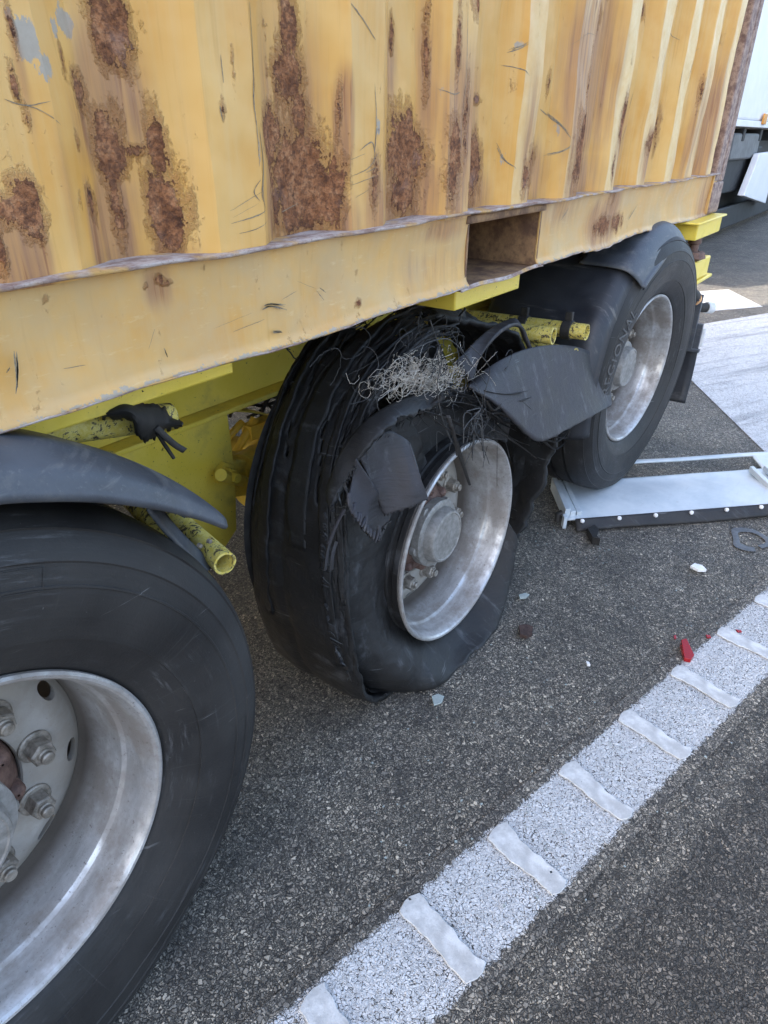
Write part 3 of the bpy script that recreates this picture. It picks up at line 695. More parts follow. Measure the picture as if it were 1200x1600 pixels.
# rubbed black marks on the paint: hairline smears lying on the steel
def scuffs(lst, yf, name):
    m = MB(); q = random.Random(8)
    for pl, hw in lst:
        W = [at(a, b, 1, 0.0) for a, b in pl]
        hwz = max(abs(at(pl[0][0], pl[0][1]+hw, 1, 0)[2]-at(pl[0][0], pl[0][1]-hw, 1, 0)[2])/2, .0006)
        L = sum(np.linalg.norm(b-a) for a, b in zip(W, W[1:])); n = max(8, int(L/.006))
        strands = 1 + int(hwz/.0009)
        for s in range(strands):
            o1 = q.uniform(-1, 1)*hwz*(.9 if strands > 2 else .2); a0 = q.uniform(0, .35) if s else 0; a1 = q.uniform(.65, 1) if s else 1
            wd = min(hwz, .0014)*q.uniform(.2, .65); ph_ = q.uniform(0, 9); pts = []
            for i in range(n+1):
                u = a0+(a1-a0)*i/n; p = spline(W, u); e = spline(W, min(1, u+.02))-spline(W, max(0, u-.02)); nn = np.array([-e[2], 0, e[0]]); nn /= np.linalg.norm(nn)+1e-9
                p = p + nn*(o1*(1+.5*math.sin(ph_+u*5)) + .0007*nz(u*25, ph_, s)); pts.append((p, nn, wd*(.25+math.sin(math.pi*min(1, max(0, i/n)))**.6)*(1+.6*nz(u*40, ph_, 3))))
            vs = []; fs = []
            for p, nn, w_ in pts:
                for sg in (-1, 1):
                    x = p + nn*sg*w_; vs.append((x[0], yf(x[0], x[2])-.0007, x[2]))
            for i in range(n): fs.append((2*i, 2*i+1, 2*i+3, 2*i+2))
            m.add(vs, fs)
    o = m.build(name, M['scuff'], cont, smooth=0, fixn=False); o['kind'] = 'stuff'
scuffs(SCR, lambda x, z: float(.004+corr(np.array(x))+dent(np.array(x), np.array(z))), 'scuff_marks')
scuffs(RAIL_SCR, lambda x, z: .0085, 'scuff_marks')

# worn ledge where the corrugated wall meets the rail: a thin bent lip, wavy from knocks
def ledge_p(u, v):
    x = CX0+.14 + (CX1-.11-(CX0+.14))*u
    k = 1.0
    z = LEDGE + .0016*wob(x, 6.3, .3) + .0012*wob(x, 17, 1.3) + .0007*wob(x, 41, 2)
    yo = -.008 + .0018*wob(x, 11, 0) + .0012*wob(x, 29, 1)
    prof = [(.052, .002), (.022, .001), (yo+.004, 0.0), (yo, -.002), (yo+.001, -.0048), (yo+.006, -.0062), (.016, -.0055)]
    p = spline(prof, v); return (x, p[0], z+p[1])
m = MB(); m.grid(ledge_p, 620, 12); m.build('rail_ledge', M['ledge'], cont, smooth=50)
# worn rolled edge along the foot of the rail
def foot(a, b, n):
    m = MB(); m.grid(lambda u, v: (a+(b-a)*u, .002+.0075*v+.0015*wob(a+(b-a)*u, 37, .2), low_edge(a+(b-a)*u)-.003*math.sin(3.14*v)-.0008*abs(wob(a+(b-a)*u, 47, 1))), n, 4); return m
m = foot(.0, PX0, 200); m.grid(lambda u, v: (PX1+(CX1-.11-PX1)*u, .002+.010*v, low_edge(PX1+(CX1-.11-PX1)*u)-.003*math.sin(3.14*v)-.0012*abs(wob(u, 67, 1))), 240, 4)
m.build('rail_foot', M['ledge'], cont, smooth=60, solid=.002)

# fork lift pocket: a rust lined tunnel through the rail
pk = MB()
zt = 1.196; zb = CZ0-.004
pk.hexa([(PX1, .012, zb), (PX1, .80, zb), (PX1+.006, .80, zb), (PX1+.006, .012, zb), (PX1, .012, zt), (PX1, .80, zt), (PX1+.006, .80, zt), (PX1+.006, .012, zt)])
pk.hexa([(PX0-.006, .012, zb), (PX0-.006, .80, zb), (PX0, .80, zb), (PX0, .012, zb), (PX0-.006, .012, zt), (PX0-.006, .80, zt), (PX0, .80, zt), (PX0, .012, zt)])
pk.box2((PX0-.01, .012, zt+.001), (PX1+.01, .80, zt+.007)); pk.box2((PX0-.02, .012, zb-.007), (PX1+.02, .80, zb-.001)); pk.box2((PX0-.01, .80, zb), (PX1+.01, .806, zt))
f = pk.build('fork_pocket', M['pocket'], cont, smooth=0)
m = MB(); m.grid(lambda u, v: (PX0-.015+(PX1-PX0+.03)*u, .011+.003*math.sin(5*u), zt+.002+(LEDGE-.008-zt-.002)*v), 20, 3)
m.build('pocket_lintel', M['pocket'], f, smooth=30, solid=.004)
m = MB(); m.grid(lambda u, v: (PX0-.03+(PX1-PX0+.06)*u, .004+.004*v, zb-.006+.008*v+.003*math.sin(9*u)), 24, 3)
m.build('pocket_lip', M['ledge'], f, smooth=30, solid=.003)

# rear corner post and casting, rear end, far side, roof, floor: a closed box
m = MB(); m.box2((CX1-.165, .0, CZ0+.118), (CX1-.075, .05, CZ1-.118)); m.box2((CX1-.075, -.003, CZ0+.118), (CX1-.012, .045, CZ1-.118)); m.box2((CX1-.012, .012, CZ0+.118), (CX1, .10, CZ1-.03))
m.build('corner_post', M['post'], cont, bevel=.006)
def casting(x0, x1, y0, y1, z0, z1):
    m = MB(); m.box2((x0, y0, z0), (x1, y1, z1))
    o = m.build('corner_casting', M['post'], cont, bevel=.010, smooth=40)
    return o
casting(CX1-.172, CX1+.004, -.004, .158, CZ0-.012, CZ0+.118); casting(CX1-.172, CX1+.004, CY1-.158, CY1, CZ0-.012, CZ0+.118)
casting(CX0, CX0+.176, -.004, .158, CZ0-.012, CZ0+.118)
m = MB(); m.box2((CX1-.112, .002, low_edge(3.3)+.004), (CX1-.174, .03, LEDGE-.005)); m.build('rail_end_plate', M['rail'], cont, bevel=.003)
m = MB()
m.box2((CX1-.07, .046, CZ0+.02), (CX1-.02, CY1-.006, CZ1-.022)); m.build('rear_door', M['wall'], cont, bevel=.004)
m = MB(); m.grid(lambda u, v: (CX0+.15+(CX1-.31-CX0)*u, CY1-.004-float(corr(np.array(CX0+(CX1-CX0)*u))), LEDGE+(CZ1-.11-LEDGE)*v), 400, 1); m.build('side_wall', M['wall'], cont, smooth=25)
m = MB(); m.box2((CX0+.17, CY1-.05, CZ0), (CX1-.17, CY1-.004, LEDGE)); m.build('bottom_rail', M['rail'], cont, bevel=.004)
m = MB(); m.box2((CX0+.05, .05, CZ1-.11), (CX1-.05, CY1-.05, CZ1-.02)); m.build('roof', M['wall'], cont)
m = MB(); m.box2((CX0+.02, .08, CZ0+.118), (CX0+.05, CY1-.08, CZ1-.11)); m.build('front_wall', M['wall'], cont)
m = MB(); m.box2((CX0+.18, .81, CZ0+.02), (CX1-.18, CY1-.06, CZ0+.06)); m.box2((CX0+.18, .065, CZ0+.135), (CX1-.18, .80, CZ0+.145)); m.build('floor', M['dark'], cont, smooth=0)
m = MB()
for k in range(15):
    x = CX0+.4+k*.38
    if PX0-.05 < x < PX1+.05: continue
    m.box2((x, .06, CZ0+.012), (x+.05, CY1-.06, CZ0+.13))
m.build('cross_members', M['pocket'], cont, smooth=0)
m = MB(); m.box2((CX0+.17, .002, CZ1-.105), (CX1-.17, .06, CZ1-.004)); m.build('top_rail', M['wall'], cont, bevel=.004)
# ------------------------------------------------------------------ the trailer
trl = empty('semi_trailer', (1.3, 1.2, 0), 'muddy yellow container trailer with a burst middle tyre and broken mudguards', 'trailer')

def plate(name, mat, poly_xz, y0, y1, parent=trl, bevel=.003):
    n = len(poly_xz); m = MB()
    m.add([(x, y0, z) for x, z in poly_xz] + [(x, y1, z) for x, z in poly_xz],
          [tuple(range(n)), tuple(reversed(range(n, 2*n)))] + [(i, n+i, n+(i+1) % n, (i+1) % n) for i in range(n)])
    return m.build(name, mat, parent, bevel=bevel)

BY = .55
m = MB(); m.box2((-2.4, BY, .757), (3.42, BY+.012, 1.035)); m.box2((-2.4, BY-.045, .743), (3.42, BY+.11, .756)); m.box2((-2.4, BY-.045, 1.036), (3.42, BY+.11, 1.052))
m.build('main_beam', M['chassis'], trl, bevel=.003)
m = MB(); m.box2((-2.4, 1.83, .757), (3.42, 1.842, 1.035)); m.box2((-2.4, 1.75, .743), (3.42, 1.885, .756)); m.box2((-2.4, 1.75, 1.036), (3.42, 1.885, 1.052))
m.build('main_beam', M['chassis'], trl, bevel=.003)
for x in (-1.6, -.55, .62, 1.95, 3.1):
    m = MB(); m.box2((x, BY+.115, .80), (x+.10, 1.745, 1.0)); m.build('cross_beam', M['chassis_dirty'], trl, bevel=.004)
m = MB(); m.box2((-1.2, .088, 1.016), (.612, .150, 1.064)); m.build('side_rail', M['chassis'], trl, bevel=.004)
m = MB(); m.box2((1.265, .055, 1.004), (1.60, .54, 1.062)); m.build('outrigger', M['chassis'], trl, bevel=.004)
m = MB(); m.box2((-.05, .15, 1.014), (.06, .50, 1.060)); m.build('outrigger', M['chassis_dirty'], trl, bevel=.004)

# suspension hangers with pivot bolts, trailing arms, axles, air bags
for k, xw in enumerate((0.0, 1.324, 2.642)):
    h = plate('hanger_bracket', M['chassis'], [(xw-.69, .742), (xw-.362, .742), (xw-.358, .56), (xw-.375, .40), (xw-.43, .36), (xw-.58, .40), (xw-.68, .62)], BY-.025, BY-.012)
    m = MB(); m.lathe([(BY-.060, .013), (BY-.060, .021), (BY-.040, .021), (BY-.040, .032), (BY-.025, .034)], 6, c=(xw-.40, 0, .585), cap0=True)
    m.lathe([(BY-.082, .006), (BY-.082, .0125), (BY-.058, .0125)], 14, c=(xw-.40, 0, .585), cap0=True)
    m.build('pivot_bolt', M['chassis_dirty'], h, smooth=30)
    zax = .5 if k != 1 else .37
    m = MB(); m.tube([(xw, .26, zax), (xw, 2.2, zax)], .073, 24); m.build('axle', M['chassis_dirty'], trl)
    m = MB(); m.hexa([(xw-.45, BY+.02, .50), (xw+.45, BY+.02, zax-.13), (xw+.45, BY+.12, zax-.13), (xw-.45, BY+.12, .50), (xw-.45, BY+.02, .62), (xw+.45, BY+.02, zax-.04), (xw+.45, BY+.12, zax-.04), (xw-.45, BY+.12, .62)])
    m.build('trailing_arm', M['chassis_dirty'], trl, bevel=.006)
    m = MB(); m.lathe([(zax-.05, .10), (zax-.02, .135), (zax+.05, .15), (zax+.13, .145), (zax+.20, .15), (.74, .11)], 28, axis='Z', c=(xw+.40, BY+.09, 0)); m.build('air_bag', M['dark'], trl)
    m = MB(); m.lathe([(-.09, .05), (-.085, .085), (-.01, .09), (0, .10), (.015, .10), (.02, .09), (.10, .085), (.11, .04)], 24, axis='X', c=(xw-.19, BY+.03, zax+.12), cap0=True, cap1=True); m.build('brake_chamber', M['chassis_dirty'], trl)
    m = MB(); m.lathe([(.215, .10), (.215, .19), (.235, .205), (.38, .205), (.385, .10)], 40, c=(xw, 0, zax)); m.build('brake_drum', M['hub'], trl)
# curved gusset, struts, air line and a bright fitting behind the hanger
g = MB(); g.grid(lambda u, v: (at(352+90*u, 640+18*u*u+12*v, 1, .70)[0], .70-.05*v, at(352+90*u, 636+22*u*u, 1, .70)[2]), 12, 3)
g.tube([at(352, 735, 1, .74), at(398, 655, 1, .74)], .012, 10); g.tube([at(350, 690, 1, .76), at(378, 660, 1, .76)], .010, 10)
g.box2(tuple(at(392, 668, 1, .72)), tuple(at(432, 705, 1, .76)))
g.build('brace', M['chassis_dirty'], trl, solid=.004)
g = MB(); g.tube([at(345, 742, 1, .47), at(400, 758, 1, .62)], .016, 12); g.build('shock_mount', M['chassis_dirty'], trl)
g = MB(); rg = random.Random(5)
for k in range(7):
    p0 = at(355+rg.uniform(0, 110), 600+rg.uniform(10, 60), 1, .8); pts = [p0+np.array([.05*j, rg.uniform(-.03, .03), rg.uniform(-.03, .03)]) for j in range(7)]
    g.tube([spline(pts, i/20) for i in range(21)], .006, 6)
g.build('air_line', M['dark'], trl)
g = MB(); g.tube([at(347, 648, 1, .66), at(348, 662, 1, .66)], .009, 10); g.build('air_fitting', M['nut'], trl)

# ------------------------------------------------------------------ wheels
def wheel_matrix(c, cam_, toe, spin=0):
    return Matrix.Translation(Vector(c)) @ Matrix.Rotation(toe, 4, 'Z') @ Matrix.Rotation(cam_, 4, 'X') @ Matrix.Rotation(spin, 4, 'Y')
BARREL = [(.004, .2975), (-.001, .2970), (-.004, .2930), (-.003, .2885), (.002, .2845), (.012, .2805), (.024, .2775), (.050, .2755), (.060, .2720), (.067, .2670), (.074, .2650), (.108, .2630), (.122, .2600), (.138, .2550), (.152, .2525), (.19, .2510), (.31, .251),
          (.31, .262), (.20, .262), (.165, .264), (.135, .269), (.085, .274), (.062, .284), (.022, .2860), (.012, .2905)]
def wheel_mesh():
    m = MB(); m.lathe(BARREL, 160, closed=True)
    # dished disc with vents: polar grid, the vent openings left out and rimmed
    d = MB(); d.lathe([(.147, .1405), (.143, .1425), (.142, .150), (.142, .198), (.1435, .207), (.147, .217), (.1545, .233), (.168, .2515), (.180, .2515), (.167, .233), (.159, .217), (.155, .206), (.154, .196), (.155, .1405)], 120, closed=True)
    ob = d.build('tmp_disc', None, smooth=0)
    cut = MB()
    for k in range(10):
        a = 2*math.pi*(k+.5)/10; e1 = Vector((math.cos(a), 0, -math.sin(a))); e2 = Vector((math.sin(a), 0, math.cos(a)))
        vs = []
        for y in (.11, .26):
            for j in range(20):
                th = 2*math.pi*j/20; vs.append(e2*(.2300+.0110*math.sin(th)) + e1*(.0225*math.copysign(abs(math.cos(th))**.8, math.cos(th))) + Vector((0, y, 0)))
        cut.add(vs, [tuple(range(20)), tuple(reversed(range(20, 40)))] + [(j, 20+j, 20+(j+1) % 20, (j+1) % 20) for j in range(20)])
    oc = cut.build('tmp_cut', None, smooth=0)
    # put the two tmp meshes in the same frame
    for o_ in (ob, oc):
        o_.data.transform(Matrix.Translation(WM[o_].translation)); o_.matrix_world = Matrix.Identity(4)
    md = ob.modifiers.new('b', 'BOOLEAN'); md.object = oc; md.solver = 'EXACT'; md.operation = 'DIFFERENCE'
    dg = bpy.context.evaluated_depsgraph_get(); me2 = bpy.data.meshes.new_from_object(ob.evaluated_get(dg))
    m.add([v.co for v in me2.vertices], [tuple(p.vertices) for p in me2.polygons])
    for o_ in (ob, oc): bpy.data.objects.remove(o_)
    return m
WHEEL = wheel_mesh()
def nut_mb(a):
    c = (.1675*math.sin(a), 0, .1675*math.cos(a)); m = MB()
    m.lathe([(.143, .027), (.138, .027), (.136, .0245), (.136, .018)], 24, c=c)
    n = MB(); n.lathe([(.136, .0205), (.113, .0205), (.1095, .0180), (.1095, .010)], 6); rot = a*3
    m.add([(c[0]+p[0]*math.cos(rot)+p[2]*math.sin(rot), p[1], c[2]-p[0]*math.sin(rot)+p[2]*math.cos(rot)) for p in n.v], n.f)
    m.lathe([(.113, .0125), (.107, .0125), (.105, .0105), (.099, .0105), (.097, .0085)], 16, c=c, cap1=True)
    return m
def make_wheel(c, cam_, toe, spin, label=None, nuts=True, valve=None):
    W = wheel_matrix(c, cam_, toe, spin)
    hold = bpy.data.objects.new('wheel', None); hold.empty_display_size = .1; link(hold, trl, W)
    if label: hold['label'] = label
    WHEEL.build('steel_rim', M['rim'], hold, local=True, smooth=16)
    m = MB(); m.lathe([(.180, .142), (.150, .138), (.135, .128), (.122, .115), (.110, .10), (.100, .09)], 48)
    for k in range(10):
        a = 2*math.pi*(k+.5)/10; m.lathe([(.150, .017), (.118, .016), (.112, .011), (.110, .002)], 12, c=(.118*math.sin(a), 0, .118*math.cos(a)))
    m.build('hub', M['hub'], hold, local=True, smooth=40)
    m = MB(); m.lathe([(.105, .101), (.080, .101), (.077, .098), (.075, .084), (.054, .080), (.047, .0765), (.045, .071), (.0475, .069), (.0478, .001)], 56, cap1=True)
    for k in range(5):
        a = 2*math.pi*k/5+.3; cx, cz = .093*math.sin(a), .093*math.cos(a)
        m.lathe([(.106, .016), (.090, .016), (.088, .013), (.088, .008), (.082, .008), (.081, .001)], 12, c=(cx, 0, cz))
    m.build('hub_cap', M['cap'], hold, local=True, smooth=40)
    if nuts:
        for k in range(10): nut_mb(2*math.pi*k/10).build('wheel_nut', M['nut'], hold, local=True, smooth=25)
    if valve is None: return hold
    m = MB(); m.tube([(.225*math.sin(.9), .20, .225*math.cos(.9)), (.216*math.sin(.9), .15, .216*math.cos(.9)), (.190*math.sin(.9), .125, .190*math.cos(.9))], [.006, .006, .0048], 10)
    m.build('valve_stem', M['nut'], hold, local=True, smooth=40)
    return hold
def tyre_profile(rib):
    p = [(.02, .283), (.012, .289), (.004, .2995), (.001, .302), (-.004, .306), (-.010, .318), (-.0165, .330), (-.0255, .347), (-.0275, .353), (-.0295, .3535), (-.034, .375), (-.038, .405), (-.0375, .425), (-.0386, .4265), (-.0382, .429), (-.0366, .430), (-.0315, .456), (-.0325, .459), (-.0235, .478), (-.0125, .492), (-.0135, .495), (.002, .5055), (.018, .5115)]
    for y in (.062, .125, .19, .255, .318):
        p += [(y-.006, .516), (y-.0045, .516-rib), (y+.0045, .516-rib), (y+.006, .516)]
    return p + [(.362, .5115), (.380, .500), (.395, .475), (.405, .43), (.395, .36), (.36, .30), (.33, .283)]
def make_tyre(hold, c, cam_, toe, rib, lat=None):
    """built in the wheel's frame without its spin, so the loaded foot stays on the road"""
    W0 = wheel_matrix(c, cam_, toe, 0); m = MB(); m.lathe(tyre_profile(rib), 220)
    foot = []
    for p in m.v:
        q = W0 @ Vector(p)
        if q.z < .10 and math.hypot(p[0], p[2]) > .30:
            k = max(0, (.10-q.z)/.10); q.y += (-.016 if p[1] < .15 else .016)*k*(1 if abs(p[1]-.18) > .15 else 0)
        if q.z < .003: q.z = .003
        foot.append(tuple(W0.inverted() @ q))
    m.v = foot
    me_o = m.build('tyre', M['tyre'], None, local=True, smooth=28)
    me_o.parent = hold; me_o.matrix_local = WM[hold].inverted() @ W0; WM[me_o] = W0
    return me_o
W1c, W2c, W3c = (0, 0, .5), (1.324, .023, .36), (2.642, -.025, .535)
w1 = make_wheel(W1c, 0, -.003, R(14)); make_tyre(w1, W1c, 0, -.003, .010)
w2 = make_wheel(W2c, -.0128, -.0165, R(25), label='wheel with a burst shredded tyre sunk low on its rim')
w3 = make_wheel(W3c, .035, -.0744, R(-18), valve=1); t3 = make_tyre(w3, W3c, .035, -.0744, .013)
# raised lettering round the sidewall of the third tyre
def arc_text(txt, r0, size, a0, W0, parent, rr_of):
    cu = bpy.data.curves.new('lettering', 'FONT'); cu.body = txt; cu.size = size; cu.extrude = .0012; cu.space_character = 1.12
    ob = bpy.data.objects.new('tmp', cu); SC.collection.objects.link(ob)
    dg = bpy.context.evaluated_depsgraph_get(); dg.update(); me = bpy.data.meshes.new_from_object(ob.evaluated_get(dg))
    bpy.data.objects.remove(ob)
    bm = bmesh.new(); bm.from_mesh(me); bmesh.ops.subdivide_edges(bm, edges=[e for e in bm.edges if e.calc_length() > .012], cuts=2); bm.to_mesh(me); bm.free()
    for v in me.vertices:
        r = r0 + v.co.y; a = a0 + v.co.x/(r0+size*.35)
        v.co = Vector((r*math.sin(a), rr_of(r) - v.co.z - .0012, r*math.cos(a)))
    me.materials.append(M['letter']); o = bpy.data.objects.new('lettering', me); link(o, None, W0)
    o.parent = parent; o.matrix_local = WM[parent].inverted() @ W0; return o
prof = sorted([(r, y) for y, r in tyre_profile(.01) if y < .03 and r < .512])
def side_y(r): return float(np.interp(r, [p[0] for p in prof], [p[1] for p in prof]))
W03 = wheel_matrix(W3c, .035, -.0744, 0)
arc_text('REGIONAL', .405, .060, R(-88), W03, w3, side_y)
# faint moulded panel frames on the sidewall of the first tyre
def arc_bar(a0, a1, r0, r1):
    def P(u, v):
        a = R(a0+(a1-a0)*u); r = r0+(r1-r0)*v; return (r*math.sin(a), side_y(r)-.0007-.0006*math.sin(math.pi*v), r*math.cos(a))
    m.grid(P, max(4, int(abs(a1-a0)*1.2)), 3)
for a0, a1 in ((6, 24), (96, 112)):
    m = MB(); arc_bar(a0, a1, .452, .4532); arc_bar(a0, a1, .424, .4252); arc_bar(a0, a0+.25, .424, .4532); arc_bar(a1-.25, a1, .424, .4532)
    m.v = [tuple(wheel_matrix(W1c, 0, -.003, 0) @ Vector(p)) for p in m.v]; m.build('moulded_frame', M['tyre'], w1, smooth=50)
# far side wheels
for x in (0.0, 1.324, 2.642):
    hold = bpy.data.objects.new('wheel', None); link(hold, trl, Matrix.Translation(Vector((x, 2.44, .5))) @ Matrix.Rotation(math.pi, 4, 'Z'))
    for ch in list(w1.children):
        if ch.name.startswith(('steel_rim', 'tyre', 'hub')):
            cp = ch.copy(); SC.collection.objects.link(cp); cp.parent = hold; cp.matrix_local = ch.matrix_local.copy()

# ------------------------------------------------------------------ mudguards
def guard1():
    c = np.array([0, .5])
    def sec(k):      # cross-section (y, dr) at closing factor k (1 = open, 0 = pinched shut at the end)
        return [(.40, .036), (.20, .046), (.08, .054), (.03, .058), (-.005, .057), (-.030, .045), (-.046, .032), (-.054, .016), (-.057, .009), (-.0545, .0035), (-.049, .002), (-.046, .008), (-.040, .024), (-.02, .045)]
    def P(u, v):
        a = R(-100) + (R(51)-R(-100))*u
        q = spline(sec(0), v); dr = q[1]; y = q[0]
        tip = max(0, (u-.80)/.20)
        dr = dr*(1-.62*tip**1.6) + .036*tip**1.2
        y = y*(1-.30*tip) + (-.02)*tip*0 if y > 0 else y
        r = .536 + dr + .004*math.sin(7*a) - .010*tip
        return (r*math.sin(a), y, .5 + r*math.cos(a))
    m = MB(); m.grid(P, 150, 44); return m
guard1().build('mudguard', M['guard'], trl, smooth=60, solid=.005)
# folded strap hanging from the torn end of the mudguard, over the support tubes
m = MB()
st = [(322, 893), (296, 870), (262, 836), (238, 806), (231, 795), (236, 789), (256, 791), (290, 808)]
st2 = lambda u: spline(st, u)
m.grid(lambda u, v: at(*[(c_ + d_*v) for c_, d_ in zip((lambda P: (P[0], P[1]))(st2(u)), (15*min(1, 4*(1-u)), -9))], 1, .012+.03*v+.02*u), 40, 4); m.build('mudguard_strap', M['guard'], trl, smooth=60, solid=.005)
# support tubes
m = MB(); m.pipe((.474, .0, .750), (.60, .50, .750), .0200, .0160, 28); t1 = m.build('support_tube', M['tube'], trl, smooth=40)
m = MB()
for px, py in ((313, 853), (328, 846)):
    q = at(px, py, 1, .012); m.lathe([(-.002, .0), (-.002, .0035), (.001, .004), (.004, .004)], 12, axis='Y', c=tuple(q))
m.build('screw', M['nut'], t1)
m = MB(); m.pipe((.448, .03, .716), (.585, .50, .735), .0180, .0150, 24); m.build('support_tube', M['tube'], trl, smooth=40)
m = MB(); m.pipe((.306, .150, .998), (.52, .150, .955), .0220, .0185, 28); m.build('support_tube', M['tube'], trl, smooth=40)
m = MB(); m.pipe((.20, .152, 1.015), (.306, .152, .996), .0205, .0175, 28); m.build('tube_sleeve', M['dark'], trl, smooth=40)
m = MB(); m.pipe((2.022, .0, .811), (2.022, .56, .792), .0255, .0215, 28); m.build('support_tube', M['tube'], trl, smooth=40)
m = MB(); m.pipe((1.835, .035, .832), (1.80, .56, .812), .0255, .0205, 28); m.build('support_tube', M['tube'], trl, smooth=40)
m = MB(); m.pipe((2.00, .02, .735), (2.03, .50, .735), .0255, .0215, 28); m.build('support_tube', M['tube'], trl, smooth=40)
for (cx, cy, cz), dy in (((2.022, .22, .803), .016), ((2.022, .065, .809), .016), ((1.81, .42, .818), .03)):
    m = MB(); m.lathe([(-dy, .0262), (-dy, .031), (dy, .031), (dy, .0262)], 28, c=(cx, cy, cz)); m.box2((cx-.008, cy-.012, cz+.028), (cx+.008, cy+.012, cz+.058)); m.build('rubber_clamp', M['dark'], trl, bevel=.002)
m = MB(); m.tube([(1.79, .53, .81), (1.78, .535, .87)], .03, 10); m.box2((1.74, .515, .77), (1.83, .548, .86)); m.build('tube_socket', M['dark'], trl, bevel=.003)
# torn remains of the middle mudguard on the tube
up = [(158, 644), (188, 627), (225, 631), (255, 637), (272, 651), (285, 661)]; lo = [(160, 650), (206, 656), (216, 684), (236, 687), (252, 671), (285, 665)]
m = MB(); rj = random.Random(2); jag = [rj.uniform(-5, 5) for _ in range(60)]
def shred(u, v):
    a = spline(up, u); b = spline(lo, u); q = a*(1-v)+b*v
    q[1] += jag[int(u*50)]*(1 if v > .99 else 0) + jag[int(u*50)+5]*.5*(1 if v < .01 else 0)
    return at(q[0], q[1], 1, .125-.03*math.sin(3.1*v)-.02*math.sin(6*u))
m.grid(shred, 50, 8)
tail = [(244, 668), (256, 680), (272, 694), (288, 704)]
m.grid(lambda u, v: at(*(spline(tail, u)+np.array([7*(v-.5), -7*(v-.5)])), 1, .10), 14, 2)
m.tube([at(246, 678, 1, .11), at(258, 696, 1, .11), at(271, 715, 1, .11)], .0015, 6)
m.tube([at(200, 633, 1, .11), at(208, 622, 1, .10), at(222, 610, 1, .09)], .0015, 6)
m.build('torn_mudguard_piece', M['dark'], trl, smooth=50, solid=.004)

# third mudguard: dusty shell in front of and over the wheel, plus a lighter hood with a rolled lip
def shell(u, v):
    a = R(-104) + R(218)*u; r = .565 + .010*math.sin(3*v) ; y = -.012 + .44*v
    e = max(0, 1-v/.10); r -= .040*e*e
    return (2.655 + r*math.sin(a), y - .012*e, .535 + min(r, .60)*math.cos(a)*(.93 if abs(a) < 1 else .96)*1.0)
m = MB(); m.grid(shell, 90, 30); m.build('mudguard', M['guard_dark'], trl, smooth=60, solid=.006)
def hood(u, v):
    a = R(-38) + R(140)*u
    sec = [(.16, .060), (.06, .060), (.0, .052), (-.028, .030), (-.044, .006), (-.052, -.012), (-.060, -.016), (-.063, -.022), (-.058, -.026)]
    q = spline(sec, v); flare = .028*math.exp(-((u-.12)/.10)**2)
    r = .509 + q[1] + .006*math.sin(5*u+1) - flare*v
    return (2.66 + r*1.04*math.sin(a), q[0], .525 + r*math.cos(a)*.985)
m = MB(); m.grid(hood, 70, 32); m.build('mudguard_hood', M['guard'], trl, smooth=60, solid=.005)
# mud flap, its hanger, rear lamp, twist lock gear
m = MB(); m.grid(lambda u, v: (3.49+.02*math.sin(3*v), -.062+.42*u, .155+.29*v), 12, 12); m.build('mud_flap', M['guard_dark'], trl, solid=.010)
m = MB(); m.box2((3.47, -.072, .425), (3.50, .36, .440)); m.box2((3.455, .030, .44), (3.485, .055, .80)); m.box2((3.49, -.060, .44), (3.512, -.028, .56)); m.box2((3.47, -.035, .44), (3.488, -.01, .70)); m.build('flap_hanger', M['guard'], trl, bevel=.003)
m = MB(); m.box2((3.515, -.072, .445), (3.528, -.050, .535)); m.build('reflector', M['lens_white'], trl, bevel=.003)
bo = MB(); bo.box2((3.04, -.040, .985), (3.455, 2.40, 1.046)); bo.box2((3.0, -.050, 1.047), (3.50, 2.42, 1.056)); bo.build('rear_bolster', M['chassis'], trl, bevel=.005)
m = MB(); m.lathe([(.985, .028), (.955, .028), (.953, .021), (.92, .021)], 24, axis='Z', c=(3.21, .0, 0)); m.lathe([(.925, .030), (.922, .052), (.898, .060), (.892, .045), (.885, .030)], 8, axis='Z', c=(3.21, .0, 0), cap1=True); m.build('lock_screw', M['hub'], trl, bevel=.002)
m = MB(); m.box2((3.13, -.035, .80), (3.43, .30, .884)); m.box2((3.20, -.045, .782), (3.50, .20, .797)); m.box2((3.16, .0, .70), (3.21, .5, .782)); m.build('lock_bracket', M['chassis'], trl, bevel=.005)
m = MB(); m.tube([(3.25, .0, .785), (3.29, -.005, .74), (3.36, -.015, .705)], [.018, .030, .034], 16); lamp = m.build('marker_arm', M['dark'], trl, smooth=40)
m = MB(); m.tube([(3.355, -.014, .707), (3.385, -.02, .692)], [.034, .030], 16); m.build('marker_lens', M['amber'], lamp, smooth=40)
m = MB(); m.tube([(3.50, .06, .625), (3.58, .0, .617), (3.62, -.03, .615)], [.024, .021, .024], 18); m.lathe([(.0, .02), (.012, .02), (.012, .0)], 18, axis='X', c=(3.615, -.03, .615)); lamp = m.build('marker_arm', M['dark'], trl, smooth=40)
m = MB(); m.tube([(3.62, -.03, .615), (3.648, -.052, .612)], [.028, .028], 20); m.build('marker_lens', M['lens_white'], lamp, smooth=40)
